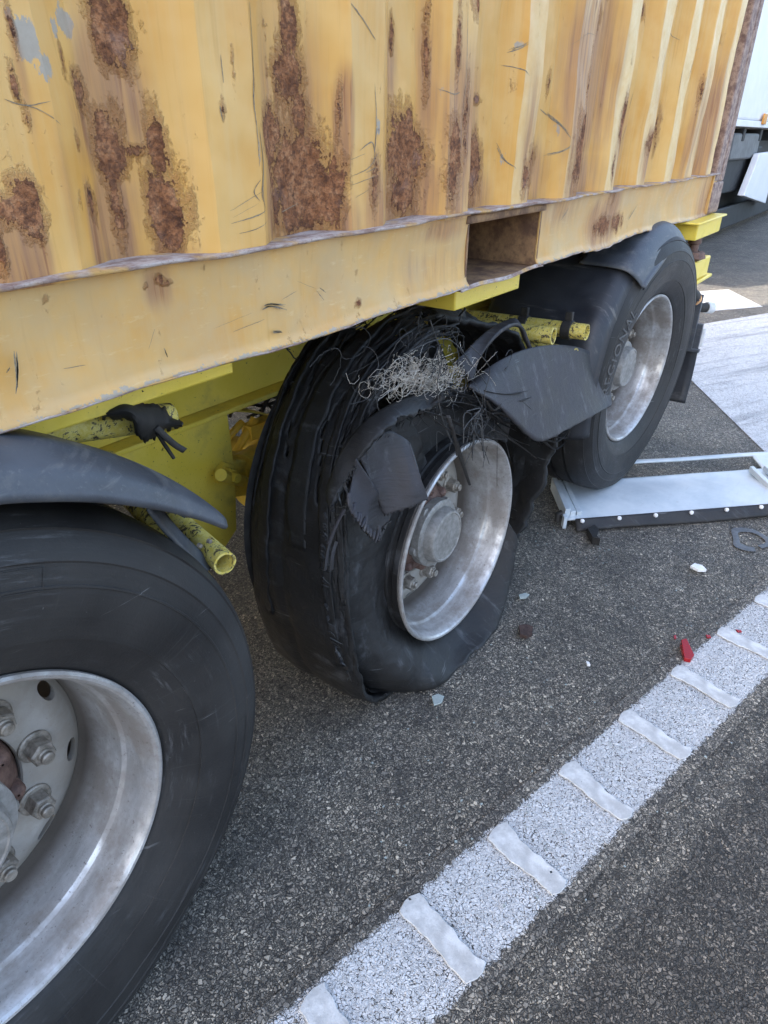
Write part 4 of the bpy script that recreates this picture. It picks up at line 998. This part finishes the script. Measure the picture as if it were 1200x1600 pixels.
# ------------------------------------------------------------------ the burst tyre (parts of the middle wheel)
MIDC = [(1.25, .004), (1.01, .004), (.895, .09), (.835, .29), (.835, .50), (.89, .69), (.99, .84), (1.12, .93), (1.28, .955), (1.42, .925)]
FRONT = [(1.24, .006, .06), (1.02, .010, .048), (.90, .10, .036), (.855, .29, .038), (.86, .50, .058), (.905, .68, .09), (.985, .81, .10), (1.08, .89, .085), (1.19, .93, .07), (1.30, .92, .06)]
BACK = [(1.27, .012), (1.04, .012), (.93, .10), (.875, .29), (.88, .50), (.935, .67), (1.035, .81), (1.15, .895), (1.30, .92), (1.42, .90)]
def belt(t, v):
    f = spline(FRONT, t); c = spline(MIDC, t); b = spline(BACK, t)
    F = np.array([f[0], f[2], f[1]]); C1 = np.array([c[0], f[2]+.07, c[1]]); C2 = np.array([c[0], .31, c[1]]); B = np.array([b[0], .375, b[1]])
    return spline([F, C1, C2, B], v)
def belt_n(t, v):
    e = .004; a = belt(min(1, t+e), v)-belt(max(0, t-e), v); b = belt(t, min(1, v+e))-belt(t, max(0, v-e))
    n = np.cross(a, b); n /= (np.linalg.norm(n)+1e-9)
    c = np.array([1.324, .2, .5])
    if np.dot(n, belt(t, v)-c) < 0: n = -n
    return n
GR = (.52, .90)
def belt_disp(t, v):
    d = .006*nz(t*14, v*5, 1) + .003*nz(t*40, v*16, 3)
    for g_ in GR: d -= .006*math.exp(-((v-g_)/.018)**2)*(1 if t < .62 else .3)
    return d
m = MB()
def P_belt(u, v):
    t1 = .80 + .05*nz(v*9, 3, 1) + .05*nz(v*31, 1, 2)
    t = u*t1; v2 = v
    v0 = .02*nz(t*30, 1, 5)+.03*nz(t*9, 0, 2); v2 = v0 + (1-v0)*v
    p = belt(t, min(max(v2, 0), 1)); return p + belt_n(t, min(max(v2, .01), .99))*belt_disp(t, v2)
def keepb(u, v):
    # long cracks along the cords, opening towards the torn top
    t = u*.8
    for v0, a, b, w_ in ((.34, .52, .80, .012), (.56, .56, .85, .016), (.86, .40, .70, .012), (.18, .64, .8, .012), (.70, .62, .85, .016), (.45, .64, .85, .016)):
        if a < t < b and abs(v - (v0 + .05*nz(t*12, v0*9, 2))) < w_*math.sqrt((t-a)/(b-a)+.05): return False
    return True
m.grid(P_belt, 170, 64, keepb)
for_belt = m.build('tread_belt', M['tread'], w2, smooth=40, solid=.014, fixn=True)
# long strips of tread half peeled off the belt
q = random.Random(77)
for v0, wv, ta, tb, lift in ((.10, .10, .40, .90, .030), (.24, .08, .30, .86, .020), (.44, .12, .46, .92, .034), (.62, .07, .34, .84, .022), (.78, .09, .44, .88, .030), (.93, .06, .26, .80, .020)):
    sd_ = q.uniform(0, 50); sl = q.uniform(-.05, .05)
    def P_st(u, v, v0=v0, wv=wv, ta=ta, tb=tb, lift=lift, sd_=sd_, sl=sl):
        t = ta+(tb-ta)*u; w_ = wv*(.35+.65*math.sin(math.pi*min(1, u*1.15+.12))**.6)*(1+.35*nz(u*14, sd_, v > .5))
        vv = min(max(v0 + sl*u + w_*(v-.5) + .012*nz(u*22, sd_, 4), .0), 1)
        return belt(t, vv) + belt_n(t, min(max(vv, .02), .98))*(.008 + lift*u**2*(1-.5*v) + .006*nz(u*6, sd_, 8) + .003*nz(u*40, v*6, sd_))
    mm = MB(); mm.grid(P_st, 60, 6); mm.build('tread_strip', M['tread'], w2, smooth=35, solid=.007)
# inner carcass ply just under the belt: keeps the cracks dark, not open
m = MB(); m.grid(lambda u, v: belt(u*.84, .06+.92*v) - belt_n(u*.84, .06+.92*v)*.018, 90, 20); m.build('carcass_ply', M['dark'], w2, smooth=60)

# shredded cords running on over the top from the torn belt
m = MB(); rs2 = random.Random(11)
for k in range(150):
    v = rs2.uniform(.03, .99); ta = rs2.uniform(.55, .80); tb = rs2.uniform(.82, .96); off = rs2.uniform(.0, .022) + (.02 if rs2.random() < .25 else 0)
    if v > .8: tb = min(tb, .93)
    wd = rs2.uniform(.002, .0085); pts = []; ph1 = rs2.uniform(0, 9); dv = rs2.uniform(-.10, .10)
    for i in range(15):
        u = i/14; t = ta+(tb-ta)*u
        vv = min(max(v + dv*u*u + .015*math.sin(ph1+7*u), 0), 1)
        p = belt(t, vv) + belt_n(t, min(max(vv, .02), .98))*(off*u + .004*math.sin(ph1*2+9*u) - .010*(1-u)**2 + .030*max(0, u-.8)*rs2.uniform(-1, 1.5))
        pts.append(p)
    tap = [wd*(1-.55*(i/14)) for i in range(15)]
    m.tube(pts, tap, 6, flat=.35, fdir=belt_n((ta+tb)/2, min(max(v, .05), .95)))
for k in range(30):    # thin stray loops sticking up along the torn edge
    v = rs2.uniform(.1, 1); t = rs2.uniform(.66, .97); p = belt(t, v); n = belt_n(t, min(max(v, .02), .98)); pts = [p-n*.01]
    d = np.array([rs2.uniform(-.2, 1), rs2.uniform(-.6, .6), rs2.uniform(-.3, .5)])
    L = rs2.uniform(.02, .06)
    for i in range(1, 10):
        u = i/9; pts.append(p + n*(L*math.sin(u*2.6)) + d*L*u*1.1 + np.array([rs2.uniform(-1, 1) for _ in range(3)])*.003)
    m.tube(pts, rs2.uniform(.0008, .0022), 5)
o = m.build('shredded_cord', M['strand'], w2, smooth=70, fixn=False); o['kind'] = 'stuff'

# tangle of bare steel wires
def wire_bundle(n, mat, rad, seed, cen, spread, loopr, name):
    m = MB(); q = random.Random(seed)
    for k in range(n):
        c = np.array(at(q.gauss(cen[0], spread[0]), q.gauss(cen[1], spread[1]), 1, q.uniform(.015, .10)))
        N_ = q.randint(18, 40); p = c.copy(); ang = q.uniform(0, 6.28); tilt = q.uniform(-.7, .7); pts = []
        rr = q.uniform(*loopr); curl = q.choice((-1, 1))
        e1 = np.array([math.cos(ang), .5*q.uniform(-1, 1), math.sin(ang)]); e2 = np.array([-math.sin(ang), .5*q.uniform(-1, 1), math.cos(ang)])
        drift = np.array([q.uniform(.3, 1), q.uniform(-.3, .3), q.uniform(-.5, .35)])*q.uniform(.02, .10)
        arc = q.uniform(1.2, 6.5)
        for i in range(N_):
            u = i/(N_-1); th = curl*arc*u
            pts.append(c + drift*(u-.5) + e1*rr*math.cos(th)*(1-.3*u) + e2*rr*math.sin(th) + np.array([q.uniform(-1, 1) for _ in range(3)])*.0012)
        m.tube(pts, rad*q.uniform(.7, 1.3), 4, cap=False)
    o = m.build(name, mat, w2, smooth=80, fixn=False); o['kind'] = 'stuff'; return o
wire_bundle(420, M['wire'], .00050, 21, (662, 590), (34, 16), (.004, .014), 'wire_tangle')
wire_bundle(40, M['wire_dark'], .0008, 22, (660, 570), (55, 24), (.02, .05), 'cord_tangle')
# wires along the rim's top right, hanging down
m = MB(); q = random.Random(31)
for k in range(26):
    x0 = q.gauss(745, 18); y0 = q.gauss(655, 14); pts = []; dx = q.uniform(-18, 22); L = q.uniform(25, 95); y_ = q.uniform(-.03, .06)
    cx = q.uniform(-22, 22)
    for i in range(14):
        u = i/13; pts.append(at(x0 + dx*u + cx*math.sin(4*u), y0 + L*(u - .25*math.sin(3*u)) - 10*math.sin(3.1*u), 1, y_-.02*u))
    m.tube(pts, q.uniform(.0007, .0020), 5)
for pl, y_ in (([(672, 500), (690, 560), (683, 600), (690, 650), (705, 690)], .0), ([(735, 540), (765, 575), (757, 620), (762, 660)], .0), ([(640, 548), (700, 530), (742, 575), (760, 600)], .02)):
    m.tube([spline([at(a, b, 1, y_) for a, b in pl], i/24) for i in range(25)], .0012, 5)
o = m.build('hanging_cord', M['wire_dark'], w2, smooth=80, fixn=False); o['kind'] = 'stuff'

# the collapsed outer sidewall, its bead pushed in off the rim and its foot folded on the road
def bulge(a):     # a: 0 down, + towards the rear, - towards the front
    return (1-.22*min(1, max(0, (a-.1)/.7)))*(.055 + .085*max(0, math.cos(a*.8)) + .02*min(1, max(0, (a+.5)/1.2)))
def P_side(u, v):
    a = R(-158) + R(240)*u
    ro = (.49-.015*min(1, max(0, (-a-.5)/.5))) if a < .1 else .49-.115*(min(1, (a-.1)/1.0)**.8)
    v = v*max(0, min(1, (1-u)/.16))**.6; r = .282 + (ro-.282)*v
    y = .085*(1-v) + (.09+.035*min(1, max(0, (-a-.45)/.6)))*v - bulge(a)*math.sin(math.pi*min(1, v**1.25))*(1 if a > -.6 else max(.25, 1-(-a-.6)*.9))
    y += .005*nz(a*4, v*3, 2) + .003*nz(a*14, v*9, 7)
    y += .012*math.exp(-((a+.55+.25*v)/.10)**2)*math.sin(math.pi*v)      # crease where the wall buckles
    y += .005*math.sin(a*24+v*5)*math.exp(-(a/.45)**2)*v
    x = 1.324 + r*math.sin(a); z = .36 - r*math.cos(a)
    if z < .024:
        k = .024-z; z = .024-.020*(1-math.exp(-k/.02)); y += 2.2*k*k
    return (x, y, max(z, .005))
tear = lambda u: .94 + .05*nz(u*30, 2, 2) + .03*nz(u*90, 5, 2)
m = MB(); m.grid(lambda u, v: P_side(u, v*tear(u)), 200, 40); m.build('sidewall', M['side'], w2, smooth=50, solid=.012)
# bead ring left on the rim's outside
m = MB(); m.lathe([(.012, .2865), (.016, .2905), (.030, .2915), (.034, .2885), (.044, .2885), (.048, .2930), (.066, .2945), (.080, .2900), (.088, .284)], 120); 
bead = m.build('tyre_bead', M['tread'], w2, local=True, smooth=30)
# inner side and rear of the carcass
def P_in(u, v):
    a = R(-150) + R(300)*u; r = .29+.21*v
    z = .36-r*math.cos(a)+.10*v; return (1.324+r*math.sin(a)*1.0, .36-.03*math.sin(3*v), max(z, .01))
m = MB(); m.grid(P_in, 80, 10); m.build('inner_sidewall', M['dark'], w2, smooth=60)
DROOP = [(1.36, .96, .16), (1.55, .91, .14), (1.74, .82, .10), (1.89, .69, .07), (1.985, .54, .05), (2.015, .39, .05), (1.99, .23, .07), (1.925, .09, .09), (1.84, .014, .12), (1.6, .010, .10), (1.4, .010, .06)]
def P_dr(u, v):
    c = spline(DROOP, u); k = .016*nz(u*9, v*6, 4)+.009*nz(u*40, v*20, 1)
    return (c[0]+k+.012*math.sin(v*3.1), c[2]+(.38-c[2])*v + (0.02*nz(u*25, 7, 1)+.01*nz(u*70, 3, 1))*(1-v), c[1]+(.012*math.sin(3.1*v)+k if c[1] > .02 else 0))
m = MB(); m.grid(P_dr, 120, 24); m.build('tread_belt', M['tread'], w2, smooth=40, solid=.014)

# loose sheets of rubber
def ruled(up, lo, yf, nu=40, nv=14, jag=0, seed=1, bul=0.0, taper=1):
    q = random.Random(seed); J = [q.uniform(-1, 1) for _ in range(nu+1)]
    def P(u, v):
        a = spline(up, u); b = spline(lo, u); p = a*(1-v)+b*v
        p = p + np.array([0, jag*J[int(round(u*nu))]*(v > .999)])
        y = yf(u, v) - bul*math.sin(math.pi*v)*math.sin(math.pi*u)
        return at(p[0], p[1], 1, y)
    m = MB(); m.grid(P, nu, nv); return m
up = [(733, 602), (768, 572), (808, 550), (850, 540), (893, 541), (926, 553), (944, 574), (953, 612)]
lo = [(733, 603), (752, 617), (778, 634), (800, 656), (824, 680), (850, 689), (905, 661), (955, 634)]
ruled(up, lo, lambda u, v: .07-.12*u+.05*u*u - .05*v + .012*math.sin(3.5*u+1.5*v), 60, 24, jag=1.1, seed=4, bul=.004).build('rubber_flap', M['flap'], w2, smooth=40, solid=.008)['label'] = 'large smooth rubber flap peeled outward'
up = [(560, 712), (582, 690), (604, 673), (622, 679), (640, 692)]; lo = [(602, 806), (618, 800), (636, 795), (652, 788), (668, 780)]
ruled(up, lo, lambda u, v: .045-.040*u-.040*v+.014*math.sin(2.5*v+3*u), 34, 26, jag=2.5, seed=9).build('rubber_flap', M['flap'], w2, smooth=30, solid=.007)
up = [(556, 716), (566, 730), (580, 752), (596, 778), (612, 800)]; lo = [(543, 783), (552, 803), (566, 824), (580, 838), (594, 843)]
ruled(up, lo, lambda u, v: .040-.015*u-.012*v+.016*math.sin(3.1*v)*(1-u), 30, 18, jag=5, seed=12).build('rubber_flap', M['flap'], w2, smooth=30, solid=.007)
lo = [(543, 782), (552, 800), (568, 822), (590, 842), (604, 818), (636, 806), (669, 780)]
# fringe at the foot of that flap
m = MB(); q = random.Random(5)
for k in range(16):
    u = k/15; p0 = spline(lo, .05+.5*u); d = np.array([q.uniform(-4, 3), q.uniform(8, 20)])
    m.tube([at(*(p0-d*.9), 1, -.005), at(*(p0-d*.2), 1, -.012), at(*(p0+d*.35), 1, -.014)], [.004, .004, .0015], 6, flat=.5)
for pl in ([(508, 890), (512, 860), (520, 835), (528, 815)], [(518, 890), (520, 866), (526, 846)], [(512, 850), (526, 818), (538, 796)]):
    m.tube([spline([at(a, b, 1, .03) for a, b in pl], i/10) for i in range(11)], [.006]*11, 6, flat=.5)
m.build('rubber_fringe', M['flap'], w2, smooth=60)
# shoulder lip: the thick torn tongue above the small flap
up = [(512, 770), (530, 716), (560, 672), (600, 640), (640, 622), (680, 612), (692, 618)]
lo = [(516, 800), (545, 745), (566, 712), (598, 676), (630, 654), (668, 640), (692, 622)]
ruled(up, lo, lambda u, v: .090-.055*u-.035*v+.008*math.sin(9*u), 44, 10, jag=4, seed=6, bul=.003).build('shoulder_rubber', M['side'], w2, smooth=40, solid=.012)
q = random.Random(41); m = MB()
def fray(edge, n, y0, L, dirx, u0=0, u1=1):
    for k in range(n):
        u = u0+(u1-u0)*q.random(); p0 = spline(edge, u); d = np.array([dirx+q.uniform(-.5, .5), q.uniform(.3, 1)]); l = L*q.uniform(.3, 1); c = q.uniform(-.4, .4)
        m.tube([at(*(p0 + d*l*w_ + np.array([c*l*w_*w_, 0])), 1, y0 + q.uniform(-.004, .004) - .012*w_) for w_ in (-.25, 0, .35, .7, 1)], [q.uniform(.0012, .0045)]*3+[.0015, .0006], 5, flat=.5)
fray(lo, 34, .045, 26, -.2); fray([(543, 782), (552, 800), (568, 822), (590, 842), (604, 818), (636, 806)], 30, .0, 12, -.3)
fray([(752, 617), (778, 634), (800, 656), (824, 680), (850, 689), (900, 660), (945, 636)], 46, .02, 13, .2); fray([(508, 800), (504, 860), (506, 920), (520, 1000), (545, 1055)], 40, .045, 16, .5)
fray([(640, 640), (700, 612), (760, 606), (800, 640)], 50, .06, 40, .3); fray([(600, 676), (640, 645), (690, 622)], 20, .05, 45, .2)
o = m.build('frayed_edge', M['strand'], w2, smooth=70, fixn=False); o['kind'] = 'stuff'
# liner behind it, between the tongue and the rim
up = [(600, 676), (640, 640), (700, 612), (760, 606), (800, 640)]; lo = [(655, 770), (680, 730), (708, 704), (738, 682), (790, 690)]
ruled(up, lo, lambda u, v: .12-.02*v, 40, 14, jag=2, seed=8).build('inner_liner', M['side'], w2, smooth=60, solid=.010)
# arched strip standing behind the big flap
fr = [(736, 596), (752, 556), (778, 522), (802, 508), (816, 514), (824, 532), (832, 552)]; bk = [(712, 566), (742, 534), (772, 512), (800, 500), (808, 503), (814, 514), (820, 530)]
m = MB(); m.grid(lambda u, v: at(*(spline(fr, u)*(1-v)+spline(bk, u)*v), 1, .05+.03*v), 40, 8); m.build('rubber_strip', M['flap'], w2, smooth=60, solid=.010)
# dark torn strips between the tangle and the rim, and below the big flap
m = MB(); q = random.Random(17)
for k in range(46):
    a = np.array([q.uniform(640, 800), q.uniform(604, 650)]); d = np.array([q.uniform(20, 110), q.uniform(-10, 60)])*q.choice((1, 1, .6)); y_ = q.uniform(.0, .12); c = q.uniform(-14, 14)
    m.tube([at(*(a + d*u + np.array([0, c*math.sin(3.1*u)])), 1, y_-.03*u) for u in (0, .2, .4, .6, .8, 1)], [q.uniform(.002, .007)]*5+[.001], 6, flat=.35)
for pl, w_ in (([(712, 690), (720, 715), (728, 740), (734, 758)], .007), ([(770, 672), (795, 685), (820, 702), (838, 716)], .006), ([(700, 650), (712, 690), (714, 712)], .006), ([(842, 684), (870, 690), (888, 672)], .008), ([(850, 690), (868, 702), (884, 690)], .006), ([(860, 680), (884, 684), (890, 664)], .006)):
    m.tube([spline([at(a, b, 1, -.005) for a, b in pl], i/12) for i in range(13)], [w_*(1-.5*i/12) for i in range(13)], 6, flat=.4)
o = m.build('torn_strip', M['strand'], w2, smooth=70, fixn=False); o['kind'] = 'stuff'
# ------------------------------------------------------------------ white truck standing behind
TX, TY = 6.25, 1.52
trk = empty('white_truck', (TX+4.4, TY+1.2, 0), 'white box truck standing behind the rusty container at the right edge', 'truck')
m = MB(); m.box2((TX, TY, 1.56), (TX+13, TY+2.5, 4.1)); m.build('box_body', M['truck_white'], trk, bevel=.03)
m = MB(); m.box2((TX-.02, TY-.02, 1.475), (TX+13.02, TY+2.5, 1.555)); m.build('body_rail', M['truck_white'], trk, bevel=.008)
m = MB(); q_ = at(1194, 186, 1, TY-.03); m.box2((q_[0]-.10, TY-.05, q_[2]-.07), (q_[0]+.13, TY-.021, q_[2]+.07)); m.build('marker_lamp', M['amber'], trk, bevel=.01)
m = MB(); m.box2((TX+.3, TY+.35, .95), (TX+12.8, TY+.55, 1.30)); m.box2((TX+.3, TY+1.9, .95), (TX+12.8, TY+2.1, 1.30))
for k in range(10): m.box2((TX+.5+k*1.25, TY+.05, 1.30), (TX+.65+k*1.25, TY+2.4, 1.46))
m.build('chassis_frame', M['truck_dark'], trk, bevel=.01)
m = MB(); m.box2((TX+4.1, TY+.12, .62), (TX+7.6, TY+.34, 1.22)); m.build('side_locker', M['truck_dark'], trk, bevel=.02)
m = MB(); m.box2((TX+5.0, TY+.06, 1.06), (TX+6.9, TY+.115, 1.40)); m.build('tank', M['truck_grey'], trk, bevel=.03)
m = MB(); m.box2((TX+2.5, TY+.30, .06), (TX+12.7, TY+.40, 1.45)); m.build('shade_panel', M['truck_dark'], trk)  # added dark panel standing in for shade under the truck, blocks light beyond
m = MB(); m.box2((TX+2.2, TY+.1, .10), (TX+12.4, TY+.16, .42)); m.build('side_skirt', M['truck_dark'], trk, bevel=.02)
m = MB(); a, b, c, d = at(1188, 240, 1, TY-.05), at(1216, 236, 1, TY-.05), at(1196, 318, 1, TY-.05), at(1162, 306, 1, TY-.05)
off = np.array([.02, .10, .0]); m.hexa([d, c, c+off, d+off, a, b, b+off, a+off]); m.build('loose_guard_panel', M['truck_white'], trk, bevel=.01)
for x in (TX+1.2, TX+11.9):
    m = MB(); m.lathe([(.02, .28), (.0, .30), (-.01, .40), (.0, .47), (.03, .50), (.27, .50), (.30, .45), (.29, .30)], 48, c=(x, TY+.05, .5)); wh = m.build('wheel', M['dark'], trk, smooth=40)
    m = MB(); m.lathe([(.0, .295), (.01, .28), (.10, .25), (.13, .20), (.13, .10), (.08, .08), (.08, .0)], 40, c=(x, TY+.05, .5)); m.build('rim', M['truck_grey'], wh, smooth=40)
# ------------------------------------------------------------------ fallen white panel
A = np.array([2.183, .016]); L = np.array([.7095, -.7047]); Wd = np.array([.62, .78]); Wd = np.array([.273, .189])/np.hypot(.273, .189)
fp = empty('fallen_panel', (2.75, -.4, 0), 'fallen white panel with a riveted black rubber edge, lying by the rear wheel', 'body panel')
def pl(l, w, z): q = A + L*l + Wd*w; return (q[0], q[1], z)
LEN = 2.4
def sect(w):      # height of the pressed sheet across its width
    return .030 + .012*math.sin(w*9) + (.016 if .06 < w < .10 else 0)
m = MB()
def keep(u, v):
    l = u*LEN; w_ = v*.47
    return not (.33 < w_ < .435 and -.1 < l < 1.02)
NV = 47
m.grid(lambda u, v: pl(u*LEN, v*.47, .036 + .006*math.sin(v*.47*16) + .003*nz(u*9, v*4, 1) + (.006 if v*.47 > .43 else 0)), 120, NV, keep)
m.build('sheet', M['panel'], fp, smooth=40, solid=.006)
m = MB(); m.grid(lambda u, v: pl(.03+u*LEN, -.006-.040*v, .042-.034*v+.004*math.sin(u*20)*v), 90, 4); strip = m.build('rubber_edge', M['black_strip'], fp, smooth=40, solid=.008)
m = MB(); m.box2((0, 0, 0), (0, 0, 0)) if False else None
for k, px in enumerate((893, 961, 1016, 1076, 1138, 1199)):
    l = .055 + .155*k
    q = np.array(pl(l, -.022, .040)); m = MB(); n = Vector((-Wd[0]*.7, -Wd[1]*.7, .75)).normalized()
    m.tube([q, Vector(q)+n*.006], [.009, .007], 14); m.tube([Vector(q)+n*.006, Vector(q)+n*.009], [.004, .003], 10); m.build('rivet', M['rivet'], fp, smooth=40)
m = MB()
for w0, w1, z1 in ((.0, .012, .075), (.04, .055, .062), (.085, .10, .058)): m.hexa([pl(-.01+w0*.6, .02, .02), pl(w0*.6+.012, .02, .02), pl(w0*.6+.012, .30, .02), pl(-.01+w0*.6, .30, .02), pl(-.01+w0*.6, .02, z1), pl(w0*.6+.012, .02, z1), pl(w0*.6+.012, .30, z1), pl(-.01+w0*.6, .30, z1)])
m.hexa([pl(-.02, -.012, .004), pl(-.005, -.012, .004), pl(-.005, .02, .004), pl(-.02, .02, .004), pl(-.02, -.012, .055), pl(-.005, -.012, .055), pl(-.005, .02, .055), pl(-.02, .02, .055)])
m.build('end_bracket', M['panel'], fp, bevel=.002)
m = MB()
for l in (.93, 1.0, 1.07):
    m.hexa([pl(l, .10, .04), pl(l+.02, .10, .04), pl(l+.02, .30, .04), pl(l, .30, .04), pl(l, .10, .066), pl(l+.02, .10, .066), pl(l+.02, .30, .066), pl(l, .30, .066)])
m.build('stiffener', M['panel'], fp, bevel=.003)
m = MB(); m.tube([pl(-.035, .03, .02), pl(-.035, .03, .05), pl(-.02, .03, .055)], .012, 10); m.build('rubber_plug', M['dark'], fp)

# ------------------------------------------------------------------ small debris
def shard(name, mat, pts, h, label, cat, group=None, tilt=.0):
    P = [at(a, b, 2, .004) for a, b in pts]; n = len(P); m = MB(); c = np.mean(P, 0)
    top = [np.array([p[0], p[1], .006+h+tilt*(p[0]-c[0])]) for p in P]; bot = [np.array([p[0], p[1], .005]) for p in P]
    m.add(bot+top, [tuple(range(n-1, -1, -1)), tuple(range(n, 2*n))]+[(i, (i+1) % n, n+(i+1) % n, n+i) for i in range(n)])
    o = m.build(name, mat, smooth=0, bevel=.0008); return tag(o, label, cat, group)
G = 'red lens shards by the edge line'
shard('lens_shard', M['red'], [(1062, 1008), (1070, 1006), (1083, 1030), (1078, 1036), (1068, 1034)], .016, 'largest red lens shard, standing at the inner edge of the white line', 'lens shard', G, .1)
shard('lens_shard', M['red'], [(1102, 993), (1109, 994), (1111, 998), (1104, 998)], .003, 'small dull red lens shard beside the tip of a rumble bar', 'lens shard', G)
shard('lens_shard', M['red'], [(1149, 985), (1157, 986), (1159, 989), (1152, 989)], .003, 'small bright red lens shard lying on the white line', 'lens shard', G)
shard('lens_shard', M['red'], [(1052, 994), (1056, 993), (1057, 999), (1053, 1000)], .002, 'tiny dark red lens shard on the asphalt just off the line', 'lens shard', G)
shard('plastic_shard', M['white_shard'], [(1078, 888), (1084, 884), (1096, 887), (1103, 894), (1090, 894)], .010, 'white leaf shaped plastic shard on the asphalt below the fallen panel', 'plastic shard')
shard('plastic_shard', M['white_shard'], [(915, 1036), (920, 1037), (922, 1042), (917, 1041)], .006, 'tiny white plastic chip on the asphalt between the burst tyre and the line', 'plastic shard')
shard('mud_chunk', M['brown'], [(810, 982), (822, 980), (832, 984), (831, 995), (822, 999), (812, 996)], .012, 'flat dark brown chunk on the asphalt right of the burst tyre', 'debris')
shard('rubber_chunk', M['tread'], [(916, 836), (926, 830), (934, 836), (931, 848), (936, 853), (924, 850)], .03, 'curled black rubber chunk in front of the fallen white panel', 'rubber chunk')
shard('glass_shard', M['glass'], [(674, 1090), (684, 1086), (694, 1090), (690, 1100), (678, 1104)], .004, 'clear glass shard on the asphalt below the burst tyre', 'glass shard')
shard('glass_shard', M['glass'], [(810, 932), (820, 929), (827, 931), (822, 936), (812, 937)], .006, 'pale green glass shard right of the burst tyre', 'glass shard')
m = MB(); q = random.Random(9)
for k in range(230):
    px, py = q.uniform(560, 1150), q.uniform(880, 1420); p = at(px, py, 2, .006)
    if q.random() < .25: p = at(q.uniform(830, 1000), q.uniform(770, 880), 2, .006)
    if (p[0]*.24+p[1]+.50) < .06: continue
    s = q.uniform(.0015, .0042); a = q.uniform(0, 6)
    m.add([p+np.array([s*math.cos(a+t)*q.uniform(.6, 1.2), s*math.sin(a+t)*q.uniform(.6, 1.2), .003]) for t in (0, 1.7, 3.1, 4.6)] + [p+np.array([0, 0, -.002])], [(0, 1, 2, 3), (0, 4, 1), (1, 4, 2), (2, 4, 3), (3, 4, 0)])
o = m.build('glass_crumbs', M['glass'], smooth=0); tag(o, 'crumbs of broken glass scattered over the asphalt', 'glass crumbs', kind='stuff')
